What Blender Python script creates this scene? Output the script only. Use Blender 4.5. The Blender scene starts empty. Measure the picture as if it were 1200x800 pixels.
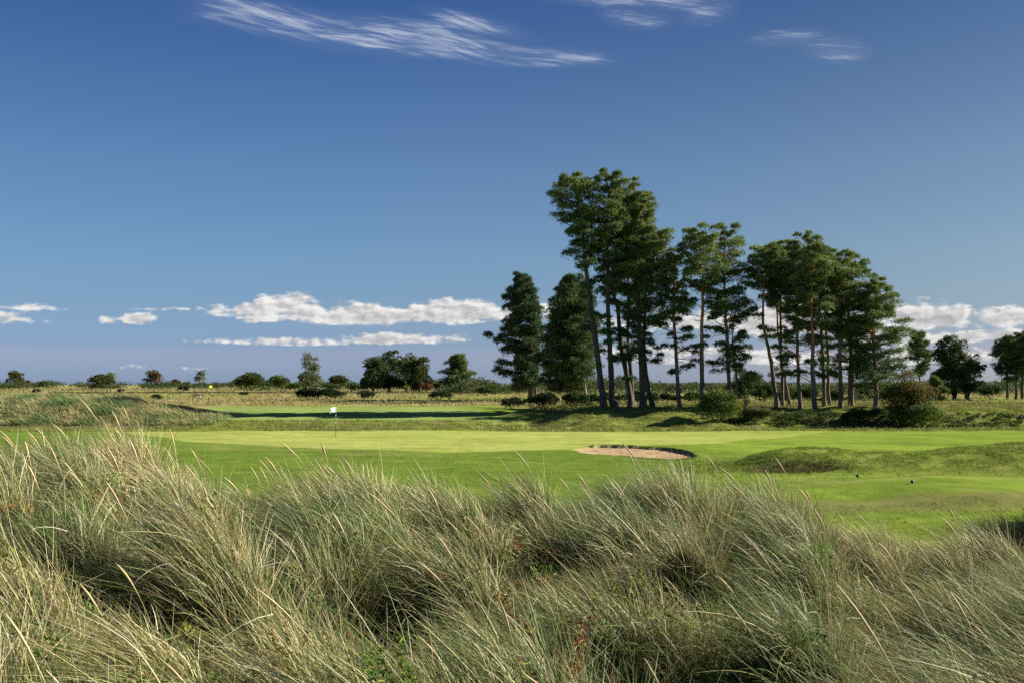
import bpy, math, random
import numpy as np
from mathutils import Vector

random.seed(7)
rng = np.random.default_rng(11)
F = 1167.0; HY = 449.5; ZC = 3.8
SUN_AZ = 76.0      # degrees from the view direction towards the right
SUN_EL = 27.0
sc = bpy.context.scene
COL = sc.collection
R = math.radians

# ------------------------------------------------------------------ helpers
def wx(px, Y): return (px - 600.0) / F * Y
def wz(py, Y): return ZC - (py - HY) / F * Y

_perm = np.random.default_rng(5).permutation(512)
_g = np.random.default_rng(6).uniform(0, 2*math.pi, 512)
_gx, _gy = np.cos(_g), np.sin(_g)
def noise(x, y):
    x = np.asarray(x, float); y = np.asarray(y, float)
    xi = np.floor(x).astype(int); yi = np.floor(y).astype(int)
    xf = x - xi; yf = y - yi
    def gr(ix, iy, dx, dy):
        h = _perm[(_perm[ix & 511] + iy) & 511]
        return _gx[h]*dx + _gy[h]*dy
    u = xf*xf*xf*(xf*(xf*6-15)+10); v = yf*yf*yf*(yf*(yf*6-15)+10)
    a = gr(xi, yi, xf, yf); b = gr(xi+1, yi, xf-1, yf)
    c = gr(xi, yi+1, xf, yf-1); d = gr(xi+1, yi+1, xf-1, yf-1)
    return 1.5*((a+(b-a)*u) + ((c+(d-c)*u)-(a+(b-a)*u))*v)
def fbm(x, y, o=4):
    s = 0; a = .5; f = 1.
    for k in range(o):
        s = s + a*noise(x*f+17.3*k, y*f-9.1*k); a *= .5; f *= 2.03
    return s
def sst(a, b, x):
    t = np.clip((np.asarray(x, float)-a)/(b-a), 0, 1); return t*t*(3-2*t)
def gau(x, c, s): return np.exp(-((np.asarray(x, float)-c)/s)**2)

# ------------------------------------------------------------------ terrain height
def bunker_q(x, Y):
    cx, cy = 7.1, 56.0
    ax = np.array([5.3, -8.2]); ax = ax/np.linalg.norm(ax)
    s = (x-cx)*ax[0] + (Y-cy)*ax[1]
    t = (x-cx)*(-ax[1]) + (Y-cy)*ax[0]        # + is the far side
    wob = 0.10*noise(x*.6, Y*.6) + .05*noise(x*1.7, Y*1.7)
    return np.sqrt((s/3.9)**2 + (np.where(t > 0, t/1.9, t/(2.6-.30*np.clip(s, -3, 3))))**2) + wob, s, t

def Hmid(x, Y):
    x = np.asarray(x, float); Y = np.asarray(Y, float)
    # lower ground
    low = 0.30*fbm(x/15, Y/9, 3)*sst(24, 30, Y)
    low = low + 0.05*fbm(x/3.0, Y/3.0, 3)*(1-sst(58, 62, Y)*(1-sst(78, 80, Y)))
    low = low - 0.42*(1-sst(50, 60, Y + 0.25*np.abs(x+3)))*sst(20, 26, Y)*sst(16, 8, x)
    low = low - 0.30*gau(x, 0.5, 4.0)*gau(Y, 46, 3.5) - .50*np.exp(-((x-6.2)/5.5)**4-((Y-49.2)/4.2)**4)
    # mound beyond the tee
    prof = sst(7.2, 12, x)*(0.62 + 0.22*gau(x, 13, 3) + 0.35*gau(x, 25, 4) - .12*gau(x, 19, 2.5)) + .08*noise(x/2.2, Y/2.5)*sst(9, 12, x)
    mc = 47.2 + 0.6*noise(x/7, x*0)
    low = low + prof*np.exp(-np.abs((Y-mc)/2.9)**2.4)
    low = low - .22*gau(x, 12.6, 2.0)*gau(Y, 43.6, .9)
    # tee lip
    low = low + 0.28*sst(30, 31.6, Y)*(1-sst(38.5, 41, Y))*sst(8.0, 11, x)
    # upper ground
    up = np.interp(Y, [0, 82, 112, 190, 300, 450, 600, 900, 1300, 9000], [.5, .55, 1.22, 1.6, 2.2, 2.6, 2.7, 0.0, -6, -6])
    up = up + .22*fbm(x/12, Y/9, 3)*sst(112, 125, Y) + .12*fbm(x/60, Y/45, 3)*sst(150, 300, Y)*(1-sst(500, 650, Y))
    up = up + .35*sst(2, 10, x)*(1-sst(112, 130, Y))
    foot = np.interp(x, [-200, -5, 2, 14, 22, 30, 200], [80, 80, 79, 79, 84, 86, 86]) + 1.4*noise(x/9, x*0+3.3)
    top = np.interp(x, [-200, -5, 2, 14, 22, 30, 200], [87, 87, 95, 96, 93, 93, 94]) + 1.2*noise(x/6, x*0+8.3)
    k = sst(0, 1, (Y-foot)/(top-foot))
    h = low*(1-k) + up*k
    # mounds on the bank under the pines
    bm = np.clip(k*4, 0, 1)*(1-sst(100, 108, Y))*sst(-6, 2, x)
    h = h + bm*(0.75*fbm(x/5.0, Y/4.0, 3) + .42*gau(x, 13.5, 2.6)*gau(Y, 88, 3.0) + .3*gau(x, 2, 4)*gau(Y, 91, 3))
    h = h + .08*fbm(x/1.6, Y/1.6, 3)*bm
    # marram dune on the left
    dn = sst(-24.5, -36.5, x)*(2.0 + .35*noise(x/5, Y/5) + .15*noise(x/1.7, Y/1.7))*np.exp(-np.abs((Y-92)/7.2)**3)
    h = h + dn*.78
    # bunker
    q, s, t = bunker_q(x, Y)
    near = (q < 1.35)
    bowl = np.where(q < 1, -0.04 - .30*sst(-1.0, 3.5, s) - 0.66*(1-q**4)*np.clip(.45-t/3.2, .12, 1.0), 0)
    h = h + np.where(near, bowl, 0) + .12*np.where(near & (q > 1), (1.35-q)/.35, 0)*(t > 0)
    return h

# hollows between the tussocks (picture column, distance, half sizes, depth)
HOLLOWS = [(318, 7.8, 1.15, .7, 1.2), (255, 5.6, .5, .5, .6), (590, 6.6, .8, .7, 1.2), (770, 9.4, .9, .8, 1.2), (880, 6.0, .6, .7, 1.3), (500, 9.2, .9, .7, .9),
           (1050, 13.5, 1.0, 1.0, 1.0), (120, 5.2, .4, .4, .6), (20, 8.2, .7, .6, 1.1), (700, 7.5, .8, .6, .8), (1000, 8.6, .7, .6, .9), (430, 5.6, .5, .6, .8), (1110, 9.8, .7, .6, .9), (200, 10.5, .9, .7, .9), (930, 11.8, .8, .7, .9), (620, 11.5, .8, .7, .9), (780, 6.6, .7, .5, 1.0), (1120, 6.8, .6, .6, .9), (990, 5.2, .5, .5, .9)]
TG = 1.12
_tr = np.random.default_rng(23)
_TJ = _tr.uniform(-.34, .34, (64, 64, 2)); _TR = _tr.uniform(.44, .72, (64, 64)); _TH = _tr.uniform(.45, 1.15, (64, 64))
_TH[_tr.random((64, 64)) < .12] = .1
def tussock(x, Y):
    """nearest strong tussock: dome height 0..1, offset from its centre / radius, its id"""
    x = np.asarray(x, float); Y = np.asarray(Y, float)
    xs = x+.25*Y                                  # staggered rows
    ix = np.floor(xs/TG).astype(int); iy = np.floor(Y/TG).astype(int)
    best = np.zeros_like(xs)-1; ox = np.zeros_like(xs); oy = np.zeros_like(xs); tid = np.zeros(xs.shape, int)
    for a in (-1, 0, 1):
        for b in (-1, 0, 1):
            jx, jy = (ix+a) & 63, (iy+b) & 63
            cx = (ix+a+.5+_TJ[jx, jy, 0])*TG; cy = (iy+b+.5+_TJ[jx, jy, 1])*TG
            r = _TR[jx, jy]; dx = (xs-cx)/(r*1.15); dy = (Y-cy)/r
            v = _TH[jx, jy]*np.exp(-(dx*dx+dy*dy))
            m = v > best
            best = np.where(m, v, best); ox = np.where(m, dx, ox); oy = np.where(m, dy, oy); tid = np.where(m, jx*64+jy, tid)
    return best, ox, oy, tid
def hum(x, Y):
    x = np.asarray(x, float); Y = np.asarray(Y, float)
    m = (Y < 30) & (Y > -3)
    h = np.zeros(np.broadcast(x, Y).shape)
    if np.any(m): h[m] = 1.75*tussock(x[m], Y[m])[0]-.75
    h = h + .16*noise(x/.55, Y/.6+9)
    for (px, cy, sx, sy, a) in HOLLOWS:
        h = h - .80*a*np.exp(-((x-wx(px, cy))/sx)**2-((Y-cy)/sy)**2)
    return h
def H(x, Y):
    x = np.asarray(x, float); Y = np.asarray(Y, float)
    m = Hmid(x, Y)
    D = np.interp(x*14/np.maximum(Y, 9), [-30, -12, -7.4, -4.6, -3.2, -1.8, .5, 2.2, 4.2, 5.4, 7.2, 12, 30],
                  [2.32, 2.28, 2.17, 2.02, 1.66, 1.72, 1.48, 1.60, 1.34, .84, .62, .7, 1.0])
    crest = 15.0 + 1.2*noise(x/3.5, x*0+1.5)
    near = 1.62 + .12*noise(x/3, Y/3)
    a = sst(5.5, 11.5, Y)
    d = near*(1-a) + D*a
    d = d + .42*hum(x, Y)*(1-sst(15.5, 18.5, Y))
    k = 1 - sst(crest, crest+5.5, Y)
    h = m*(1-k) + np.maximum(d, m)*k
    h = h + .60*gau(x, 10.8, 2.4)*gau(Y, 20.5, 1.8)
    h = np.maximum(h, 4.6*np.exp(-(np.abs((x-18.2)/4.2)**3 + np.abs((Y-21.5)/4.0)**3)) + m*.3)  # unseen dune out of frame, added to shade the grass beside it
    h = np.where(Y < 0, h*np.clip(1+Y/25, .2, 1), h)
    return h
def h1(x, Y): return float(H(np.array([x]), np.array([Y]))[0])

# ------------------------------------------------------------------ mesh helpers
def mesh_np(name, verts, faces, mat, col=None, smooth=False, parent=None):
    verts = np.asarray(verts, np.float32); faces = np.asarray(faces, np.int32)
    n = faces.shape[1]
    me = bpy.data.meshes.new(name)
    me.vertices.add(len(verts)); me.vertices.foreach_set('co', verts.ravel())
    me.loops.add(faces.size); me.loops.foreach_set('vertex_index', faces.ravel())
    me.polygons.add(len(faces)); me.polygons.foreach_set('loop_start', np.arange(0, faces.size, n, dtype=np.int32))
    if smooth: me.polygons.foreach_set('use_smooth', np.ones(len(faces), bool))
    me.update(calc_edges=True)
    if col is not None:
        a = me.color_attributes.new('Col', 'FLOAT_COLOR', 'POINT')
        c = np.ones((len(verts), 4), np.float32); c[:, :3] = col
        a.data.foreach_set('color', c.ravel())
    me.materials.append(mat)
    o = bpy.data.objects.new(name, me); COL.objects.link(o)
    if parent: o.parent = parent
    return o
def tag(o, label=None, cat=None, group=None, kind=None):
    if label: o['label'] = label
    if cat: o['category'] = cat
    if group: o['group'] = group
    if kind: o['kind'] = kind
    return o
def empty(name, loc, label, cat, group=None):
    o = bpy.data.objects.new(name, None); COL.objects.link(o); o.location = loc
    o.empty_display_size = .3
    return tag(o, label, cat, group)
class Acc:
    def __init__(s): s.v = []; s.f = []; s.c = []; s.n = 0
    def add(s, v, f, c=None):
        v = np.asarray(v, float); f = np.asarray(f, int)
        s.v.append(v); s.f.append(f+s.n); s.n += len(v)
        if c is not None:
            c = np.asarray(c, float)
            if c.ndim == 1: c = np.repeat(c[None], len(v), 0)
            s.c.append(c)
    def build(s, name, mat, parent=None, smooth=False, off=None):
        v = np.concatenate(s.v)
        if off is not None: v = v - np.asarray(off, float)
        return mesh_np(name, v, np.concatenate(s.f), mat, np.concatenate(s.c) if s.c else None, smooth, parent)
def tube(path, rad, n=8, cap=True):
    path = np.asarray(path, float); rad = np.asarray(rad, float); m = len(path)
    t = np.gradient(path, axis=0); t /= np.linalg.norm(t, axis=1)[:, None]+1e-9
    ref = np.array([0, 0, 1.]) if abs(t[0][2]) < .9 else np.array([0, 1., 0])
    a = np.cross(t, ref); a /= np.linalg.norm(a, axis=1)[:, None]+1e-9
    b = np.cross(t, a)
    th = np.arange(n)*2*math.pi/n
    v = path[:, None, :] + rad[:, None, None]*(np.cos(th)[None, :, None]*a[:, None, :] + np.sin(th)[None, :, None]*b[:, None, :])
    v = v.reshape(-1, 3)
    i = np.arange(m-1)[:, None]*n; j = np.arange(n)[None]; j2 = (j+1) % n
    f = np.stack([i+j, i+j2, i+n+j2, i+n+j], -1).reshape(-1, 4)
    return v, f
def spline(pts, n):
    pts = np.asarray(pts, float)
    P = np.vstack([2*pts[0]-pts[1], pts, 2*pts[-1]-pts[-2]])
    out = []
    for u in np.linspace(0, len(pts)-1, n):
        i = min(int(u), len(pts)-2); t = u-i
        p0, p1, p2, p3 = P[i:i+4]
        out.append(.5*((2*p1)+(-p0+p2)*t+(2*p0-5*p1+4*p2-p3)*t*t+(-p0+3*p1-3*p2+p3)*t**3))
    return np.array(out)
def unit(a): return a/(np.linalg.norm(a, axis=-1, keepdims=True)+1e-9)

def strips(root, d0, bend, L, W, col0, col1, seg=6, tipw=.12):
    """many bent blades as quad strips; root,d0,bend (N,3)"""
    N = len(root); t = np.linspace(0, 1, seg+1)[None, :, None]
    P = root[:, None] + L[:, None, None]*(d0[:, None]*t + bend[:, None]*t**2)
    T = unit(d0[:, None] + 2*bend[:, None]*t)
    th = rng.uniform(0, 2*math.pi, N)
    fr = np.stack([np.cos(th), np.sin(th), rng.normal(0, .25, N)], -1)
    S = unit(np.cross(T, fr[:, None]))
    w = W[:, None, None]*.5*np.maximum(tipw, (1-t)**.55)
    v = np.stack([P-S*w, P+S*w], 2).reshape(-1, 3)
    base = (np.arange(N)*(seg+1)*2)[:, None] + (np.arange(seg)*2)[None]
    f = np.stack([base, base+1, base+3, base+2], -1).reshape(-1, 4)
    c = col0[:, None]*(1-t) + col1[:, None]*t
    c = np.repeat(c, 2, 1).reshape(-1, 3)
    return v, f, c

# ------------------------------------------------------------------ materials
def newmat(name):
    m = bpy.data.materials.new(name); m.use_nodes = True
    nt = m.node_tree; nt.nodes.clear()
    out = nt.nodes.new('ShaderNodeOutputMaterial')
    return m, nt, out
def leaf_mat(name, trans=.3, rough=.5, spec=.25, nscale=0, namp=.0):
    m, nt, out = newmat(name)
    at = nt.nodes.new('ShaderNodeAttribute'); at.attribute_name = 'Col'
    col = at.outputs['Color']
    if nscale:
        tc = nt.nodes.new('ShaderNodeTexCoord')
        nz = nt.nodes.new('ShaderNodeTexNoise'); nz.inputs['Scale'].default_value = nscale
        nt.links.new(tc.outputs['Object'], nz.inputs['Vector'])
        mr = nt.nodes.new('ShaderNodeMapRange'); mr.inputs['To Min'].default_value = 1-namp; mr.inputs['To Max'].default_value = 1+namp
        nt.links.new(nz.outputs['Fac'], mr.inputs['Value'])
        mx = nt.nodes.new('ShaderNodeVectorMath'); mx.operation = 'SCALE'
        nt.links.new(col, mx.inputs[0]); nt.links.new(mr.outputs[0], mx.inputs['Scale']); col = mx.outputs[0]
    p = nt.nodes.new('ShaderNodeBsdfPrincipled'); p.inputs['Roughness'].default_value = rough
    p.inputs['Specular IOR Level'].default_value = spec
    nt.links.new(col, p.inputs['Base Color'])
    tr = nt.nodes.new('ShaderNodeBsdfTranslucent'); nt.links.new(col, tr.inputs['Color'])
    mix = nt.nodes.new('ShaderNodeMixShader'); mix.inputs[0].default_value = trans
    nt.links.new(p.outputs[0], mix.inputs[1]); nt.links.new(tr.outputs[0], mix.inputs[2])
    nt.links.new(mix.outputs[0], out.inputs['Surface'])
    return m
M_blade = leaf_mat('grass_blade', .16, .5, .15)
M_turf = leaf_mat('turf_blade', .35, .8, .0)
M_leaf = leaf_mat('leaf', .30, .6, .08)
M_needle = leaf_mat('needle', .22, .55, .12)

def plain(name, rgb, rough=.7, spec=.3, nscale=6., namp=.15):
    m, nt, out = newmat(name)
    p = nt.nodes.new('ShaderNodeBsdfPrincipled'); p.inputs['Roughness'].default_value = rough
    p.inputs['Specular IOR Level'].default_value = spec
    tc = nt.nodes.new('ShaderNodeTexCoord'); nz = nt.nodes.new('ShaderNodeTexNoise'); nz.inputs['Scale'].default_value = nscale
    nt.links.new(tc.outputs['Object'], nz.inputs['Vector'])
    cr = nt.nodes.new('ShaderNodeMix'); cr.data_type = 'RGBA'
    cr.inputs['A'].default_value = tuple(c*(1-namp) for c in rgb)+(1,)
    cr.inputs['B'].default_value = tuple(min(1, c*(1+namp)) for c in rgb)+(1,)
    nt.links.new(nz.outputs['Fac'], cr.inputs['Factor']); nt.links.new(cr.outputs['Result'], p.inputs['Base Color'])
    nt.links.new(p.outputs[0], out.inputs['Surface'])
    return m
M_white = plain('flag_white', (.75, .76, .78)); M_black = plain('black_paint', (.02, .02, .022), .4)
M_yellow = plain('flag_yellow', (.75, .68, .03)); M_post = plain('weathered_post', (.16, .13, .10))
M_wire = plain('wire', (.2, .2, .2), .4); M_cup = plain('cup', (.03, .03, .03))
M_red = plain('red_paint', (.45, .05, .03))

def bark_mat(name, lowc, upc, z0, z1):
    m, nt, out = newmat(name)
    p = nt.nodes.new('ShaderNodeBsdfPrincipled'); p.inputs['Roughness'].default_value = .85
    p.inputs['Specular IOR Level'].default_value = .15
    tc = nt.nodes.new('ShaderNodeTexCoord')
    sx = nt.nodes.new('ShaderNodeSeparateXYZ'); nt.links.new(tc.outputs['Object'], sx.inputs[0])
    mr = nt.nodes.new('ShaderNodeMapRange'); mr.inputs['From Min'].default_value = z0; mr.inputs['From Max'].default_value = z1
    nt.links.new(sx.outputs['Z'], mr.inputs['Value'])
    c1 = nt.nodes.new('ShaderNodeMix'); c1.data_type = 'RGBA'
    c1.inputs['A'].default_value = (*lowc, 1); c1.inputs['B'].default_value = (*upc, 1)
    nt.links.new(mr.outputs[0], c1.inputs['Factor'])
    mp = nt.nodes.new('ShaderNodeMapping'); mp.inputs['Scale'].default_value = (6, 6, 1.6)
    nt.links.new(tc.outputs['Object'], mp.inputs['Vector'])
    nz = nt.nodes.new('ShaderNodeTexNoise'); nz.inputs['Scale'].default_value = 1.3; nz.inputs['Detail'].default_value = 5
    nt.links.new(mp.outputs[0], nz.inputs['Vector'])
    cr = nt.nodes.new('ShaderNodeMapRange'); cr.inputs['From Min'].default_value = .35; cr.inputs['From Max'].default_value = .65
    cr.inputs['To Min'].default_value = .45; cr.inputs['To Max'].default_value = 1.35
    nt.links.new(nz.outputs['Fac'], cr.inputs['Value'])
    vm = nt.nodes.new('ShaderNodeVectorMath'); vm.operation = 'SCALE'
    nt.links.new(c1.outputs['Result'], vm.inputs[0]); nt.links.new(cr.outputs[0], vm.inputs['Scale'])
    nt.links.new(vm.outputs[0], p.inputs['Base Color'])
    bp = nt.nodes.new('ShaderNodeBump'); bp.inputs['Strength'].default_value = .8; bp.inputs['Distance'].default_value = .05
    nt.links.new(nz.outputs['Fac'], bp.inputs['Height']); nt.links.new(bp.outputs[0], p.inputs['Normal'])
    nt.links.new(p.outputs[0], out.inputs['Surface'])
    return m
M_bark = bark_mat('bark_grey_pine', (.105, .085, .07), (.125, .09, .07), 4, 16)
M_bark2 = bark_mat('bark_orange_pine', (.16, .12, .095), (.42, .21, .11), 2.5, 10)
M_dead = bark_mat('bark_pale_dead', (.34, .29, .25), (.34, .30, .27), 4, 16)

# ground: vertex colour + fine procedural texture
def ground_mat():
    m, nt, out = newmat('ground')
    N = nt.nodes.new; L = nt.links.new
    at = N('ShaderNodeAttribute'); at.attribute_name = 'Col'
    tc = N('ShaderNodeTexCoord')
    def nz(scale, detail, vs=(1, 1, 1)):
        mp = N('ShaderNodeMapping'); mp.inputs['Scale'].default_value = vs
        L(tc.outputs['Object'], mp.inputs['Vector'])
        n = N('ShaderNodeTexNoise'); n.inputs['Scale'].default_value = scale; n.inputs['Detail'].default_value = detail
        n.inputs['Roughness'].default_value = .65
        L(mp.outputs[0], n.inputs['Vector']); return n.outputs['Fac']
    def mr(v, a, b, c, d):
        r = N('ShaderNodeMapRange'); r.inputs['From Min'].default_value = a; r.inputs['From Max'].default_value = b
        r.inputs['To Min'].default_value = c; r.inputs['To Max'].default_value = d; L(v, r.inputs['Value']); return r.outputs[0]
    def mul(a, b):
        r = N('ShaderNodeMath'); r.operation = 'MULTIPLY'; L(a, r.inputs[0]); L(b, r.inputs[1]); return r.outputs[0]
    fine = nz(14, 9); mid = nz(1.1, 6, (1, .8, 1)); big = nz(.16, 5, (1, .8, 1))
    f = mul(mul(mr(fine, .3, .7, .78, 1.22), mr(mid, .3, .7, .84, 1.16)), mr(big, .3, .7, .86, 1.14))
    vm = N('ShaderNodeVectorMath'); vm.operation = 'SCALE'; L(at.outputs['Color'], vm.inputs[0]); L(f, vm.inputs['Scale'])
    # slight hue drift to yellow in patches
    hs = N('ShaderNodeHueSaturation'); L(vm.outputs[0], hs.inputs['Color'])
    L(mr(nz(.7, 5), .3, .7, .488, .512), hs.inputs['Hue'])
    p = N('ShaderNodeBsdfPrincipled'); p.inputs['Roughness'].default_value = .9; p.inputs['Specular IOR Level'].default_value = .0
    L(hs.outputs[0], p.inputs['Base Color'])
    bp = N('ShaderNodeBump'); bp.inputs['Strength'].default_value = .55; bp.inputs['Distance'].default_value = .05
    L(nz(5, 7), bp.inputs['Height']); L(bp.outputs[0], p.inputs['Normal'])
    L(p.outputs[0], out.inputs['Surface'])
    return m
M_ground = ground_mat()

# ------------------------------------------------------------------ ground colours (true pigment by kind of turf)
C = lambda *a: np.array(a)
FAIR = C(.178, .242, .036); GREEN = C(.300, .335, .085); SEMI = C(.105, .160, .026)
ROUGH = C(.130, .150, .034); STRAW = C(.290, .240, .115); SAND = C(.47, .325, .195)
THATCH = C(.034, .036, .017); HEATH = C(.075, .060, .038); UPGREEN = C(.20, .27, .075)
def ground_col(x, Y):
    n1 = fbm(x/7, Y/5, 4); n2 = fbm(x/1.8+4, Y/1.5, 4); n3 = fbm(x/25, Y/16+5, 3)
    col = np.repeat(FAIR[None], len(x), 0)
    def mixc(c, w):
        nonlocal col
        w = np.clip(w, 0, 1)[:, None]; col = col*(1-w) + c[None]*w
    mixc(SEMI, .55*sst(-.1, .25, n1+n3*.6))
    # semi rough before the green
    edge = 56.5 + .028*(x+3)**2 + 1.0*noise(x/6, x*0)
    mixc(SEMI, (1-sst(edge-1.2, edge+.4, Y))*sst(12, 5, x)*.8)
    # green
    ing = sst(edge, edge+.7, Y)*(1-sst(79.0, 80.0, Y))*sst(-31, -27.5, x+.2*(Y-70))
    stripe = .5+.5*np.sin((x*.35+Y)*2*math.pi/3.6)
    mixc(GREEN, ing*(.82+.18*stripe)*(1-.45*sst(10, 22, x)))
    st = fbm(x/16+2, Y/1.7+x*.03, 4); turf = (Y > 24) & (Y < 80)
    col = col*(1+np.where(turf, .20*np.clip(st, -.6, .6)+.10*n1, 0))[:, None]
    mixc(STRAW*.95, np.where(turf, sst(.12, .45, n3*.7+n2*.35+st*.3)*.30, 0)); mixc(ROUGH*.9, np.where(turf, sst(.15, .5, -n1*.6-n2*.5)*.30, 0))
    # bank
    b = sst(79, 82, Y+n2*2)*(1-sst(93, 97, Y+n2*3))
    mixc(ROUGH*1.15, b*.85); mixc(STRAW*.8, b*sst(.0, .35, n2+n1*.5)*.55)
    # upper greens and fairways
    u = sst(86.5, 88, Y)*(1-sst(112, 114, Y))*sst(2, -3, x+.25*(Y-90))
    mixc(UPGREEN, u)
    bandY = Y + 3*n1 + 6*n3
    mixc(ROUGH*1.1, sst(94, 97, Y)*sst(-3, 3, x)*(1-sst(116, 120, Y))*.8)
    mixc(STRAW, sst(-.15, .2, n2)*sst(96, 100, Y)*sst(-1, 4, x)*(1-sst(110, 116, Y))*.45)
    far = sst(114, 117, Y)
    mixc(STRAW*1.25, far*(.75+.8*n2))
    mixc(ROUGH, far*sst(.05, .35, n1+.5*n2)*.75)
    # far mown strips
    mixc(FAIR*1.05, sst(2, -2, np.abs(bandY-184)-15)*sst(-46, -52, x*184/np.maximum(Y,1))*.95)
    for (yc, hw, x0, x1) in ((168, 13, -18, 4), (128, 8, 30, 110), (150, 11, 56, 130), (230, 20, 10, 90)):
        mixc(FAIR*1.05, sst(1.5, -1.5, np.abs(bandY-yc)-hw)*sst(x0-3, x0+3, x)*sst(x1+3, x1-3, x)*.95)
    # heathery dark streaks
    mixc(HEATH*1.6, far*sst(.22, .4, fbm(x/22, Y/7+11, 4))*.8)
    # left dune
    dz = sst(-25, -31, x)*sst(81.5, 83, Y)*(1-sst(101, 104, Y)); mixc(STRAW*.55, dz)
    mixc(STRAW, sst(-31, -38, x)*sst(100, 106, Y)*(1-sst(160, 166, bandY))*.9)
    # mound beyond tee
    mm = sst(7.5, 10.5, x+n2)*gau(Y, 46.4, 3.6)
    mixc(ROUGH*1.25, np.clip(mm*1.6, 0, 1)*.6)
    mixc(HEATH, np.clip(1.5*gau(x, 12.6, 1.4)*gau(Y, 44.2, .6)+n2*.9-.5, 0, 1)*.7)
    mixc(HEATH*1.6, np.clip(1.4*gau(x, 26, 3.5)*gau(Y, 47.5, 2.0)+n2*.9-.35, 0, 1)*.6)
    # tee: paler worn edge
    mixc(STRAW*.62, sst(29.6, 30.6, Y+n2)*(1-sst(31.8, 33.0, Y+n2))*sst(7, 9, x)*.55)
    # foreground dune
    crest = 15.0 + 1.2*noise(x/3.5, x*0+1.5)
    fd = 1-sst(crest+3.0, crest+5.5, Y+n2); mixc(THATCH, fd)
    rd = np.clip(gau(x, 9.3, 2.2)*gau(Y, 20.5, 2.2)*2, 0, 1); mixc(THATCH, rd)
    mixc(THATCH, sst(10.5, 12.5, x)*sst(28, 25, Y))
    # sand
    q, s, t = bunker_q(x, Y)
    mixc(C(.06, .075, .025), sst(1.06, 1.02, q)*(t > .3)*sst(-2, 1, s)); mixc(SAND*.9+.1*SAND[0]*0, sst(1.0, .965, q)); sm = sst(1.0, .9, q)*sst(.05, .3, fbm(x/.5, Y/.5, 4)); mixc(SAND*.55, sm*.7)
    return col

def build_ground():
    ys = np.concatenate([np.arange(-40, 2, 1.5), np.arange(2, 26, .1), np.arange(26, 42, .18), np.arange(42, 64, .11), np.arange(64, 78, .2), np.arange(78, 98, .14), np.arange(98, 130, .3),
                         130*np.exp(np.linspace(0, math.log(500/130), 130)), 505*np.exp(np.linspace(0, math.log(8000/505), 60))])
    ui = np.linspace(-1, 1, 760)
    k = np.geomspace(.004, 2.2, 40)
    u = np.concatenate([-(1+k)[::-1], ui, 1+k])
    Yg = np.repeat(ys[:, None], len(u), 1)
    w = 8 + .56*np.maximum(ys, 0)
    Xg = u[None]*w[:, None]
    x, Y = Xg.ravel(), Yg.ravel()
    z = H(x, Y)
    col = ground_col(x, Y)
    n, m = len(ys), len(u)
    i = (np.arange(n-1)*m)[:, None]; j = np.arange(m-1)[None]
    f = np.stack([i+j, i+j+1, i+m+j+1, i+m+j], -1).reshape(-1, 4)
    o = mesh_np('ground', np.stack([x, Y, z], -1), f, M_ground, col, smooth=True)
    tag(o, kind='structure')
build_ground()

# ------------------------------------------------------------------ sea and hills
def water_mat():
    m, nt, out = newmat('sea_water')
    p = nt.nodes.new('ShaderNodeBsdfPrincipled'); p.inputs['Base Color'].default_value = (.012, .05, .11, 1)
    p.inputs['Roughness'].default_value = .35
    tc = nt.nodes.new('ShaderNodeTexCoord'); nz = nt.nodes.new('ShaderNodeTexNoise'); nz.inputs['Scale'].default_value = .05; nz.inputs['Detail'].default_value = 6
    nt.links.new(tc.outputs['Object'], nz.inputs['Vector'])
    b = nt.nodes.new('ShaderNodeBump'); b.inputs['Strength'].default_value = 1; b.inputs['Distance'].default_value = 3
    nt.links.new(nz.outputs['Fac'], b.inputs['Height']); nt.links.new(b.outputs[0], p.inputs['Normal'])
    nt.links.new(p.outputs[0], out.inputs['Surface']); return m
o = mesh_np('sea', [(-11500, 700, -3), (11500, 700, -3), (11500, 11500, -3), (-11500, 11500, -3)], [[0, 1, 2, 3]], water_mat()); tag(o, kind='structure')

def hills():
    n = 160; rows = [(9200, 0), (9500, .55), (9900, .9), (10300, 1.0), (10900, .5), (11200, 0)]
    xs = np.linspace(-1200, 8000, n); v = []; 
    for (Y, k) in rows:
        for x in xs:
            hgt = 40*sst(-1100, 2800, x)*(0.75+.5*float(fbm(np.array([x/1500.]), np.array([2.2]), 4)[0]))
            v.append((x, Y, -4 + k*hgt))
    i = (np.arange(len(rows)-1)*n)[:, None]; j = np.arange(n-1)[None]
    f = np.stack([i+j, i+j+1, i+n+j+1, i+n+j], -1).reshape(-1, 4)
    c = np.repeat(C(.10, .12, .115)[None], len(v), 0)  # distance haze put into the hill colour as a grey-blue cast
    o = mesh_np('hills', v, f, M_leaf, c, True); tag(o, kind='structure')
hills()

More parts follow.
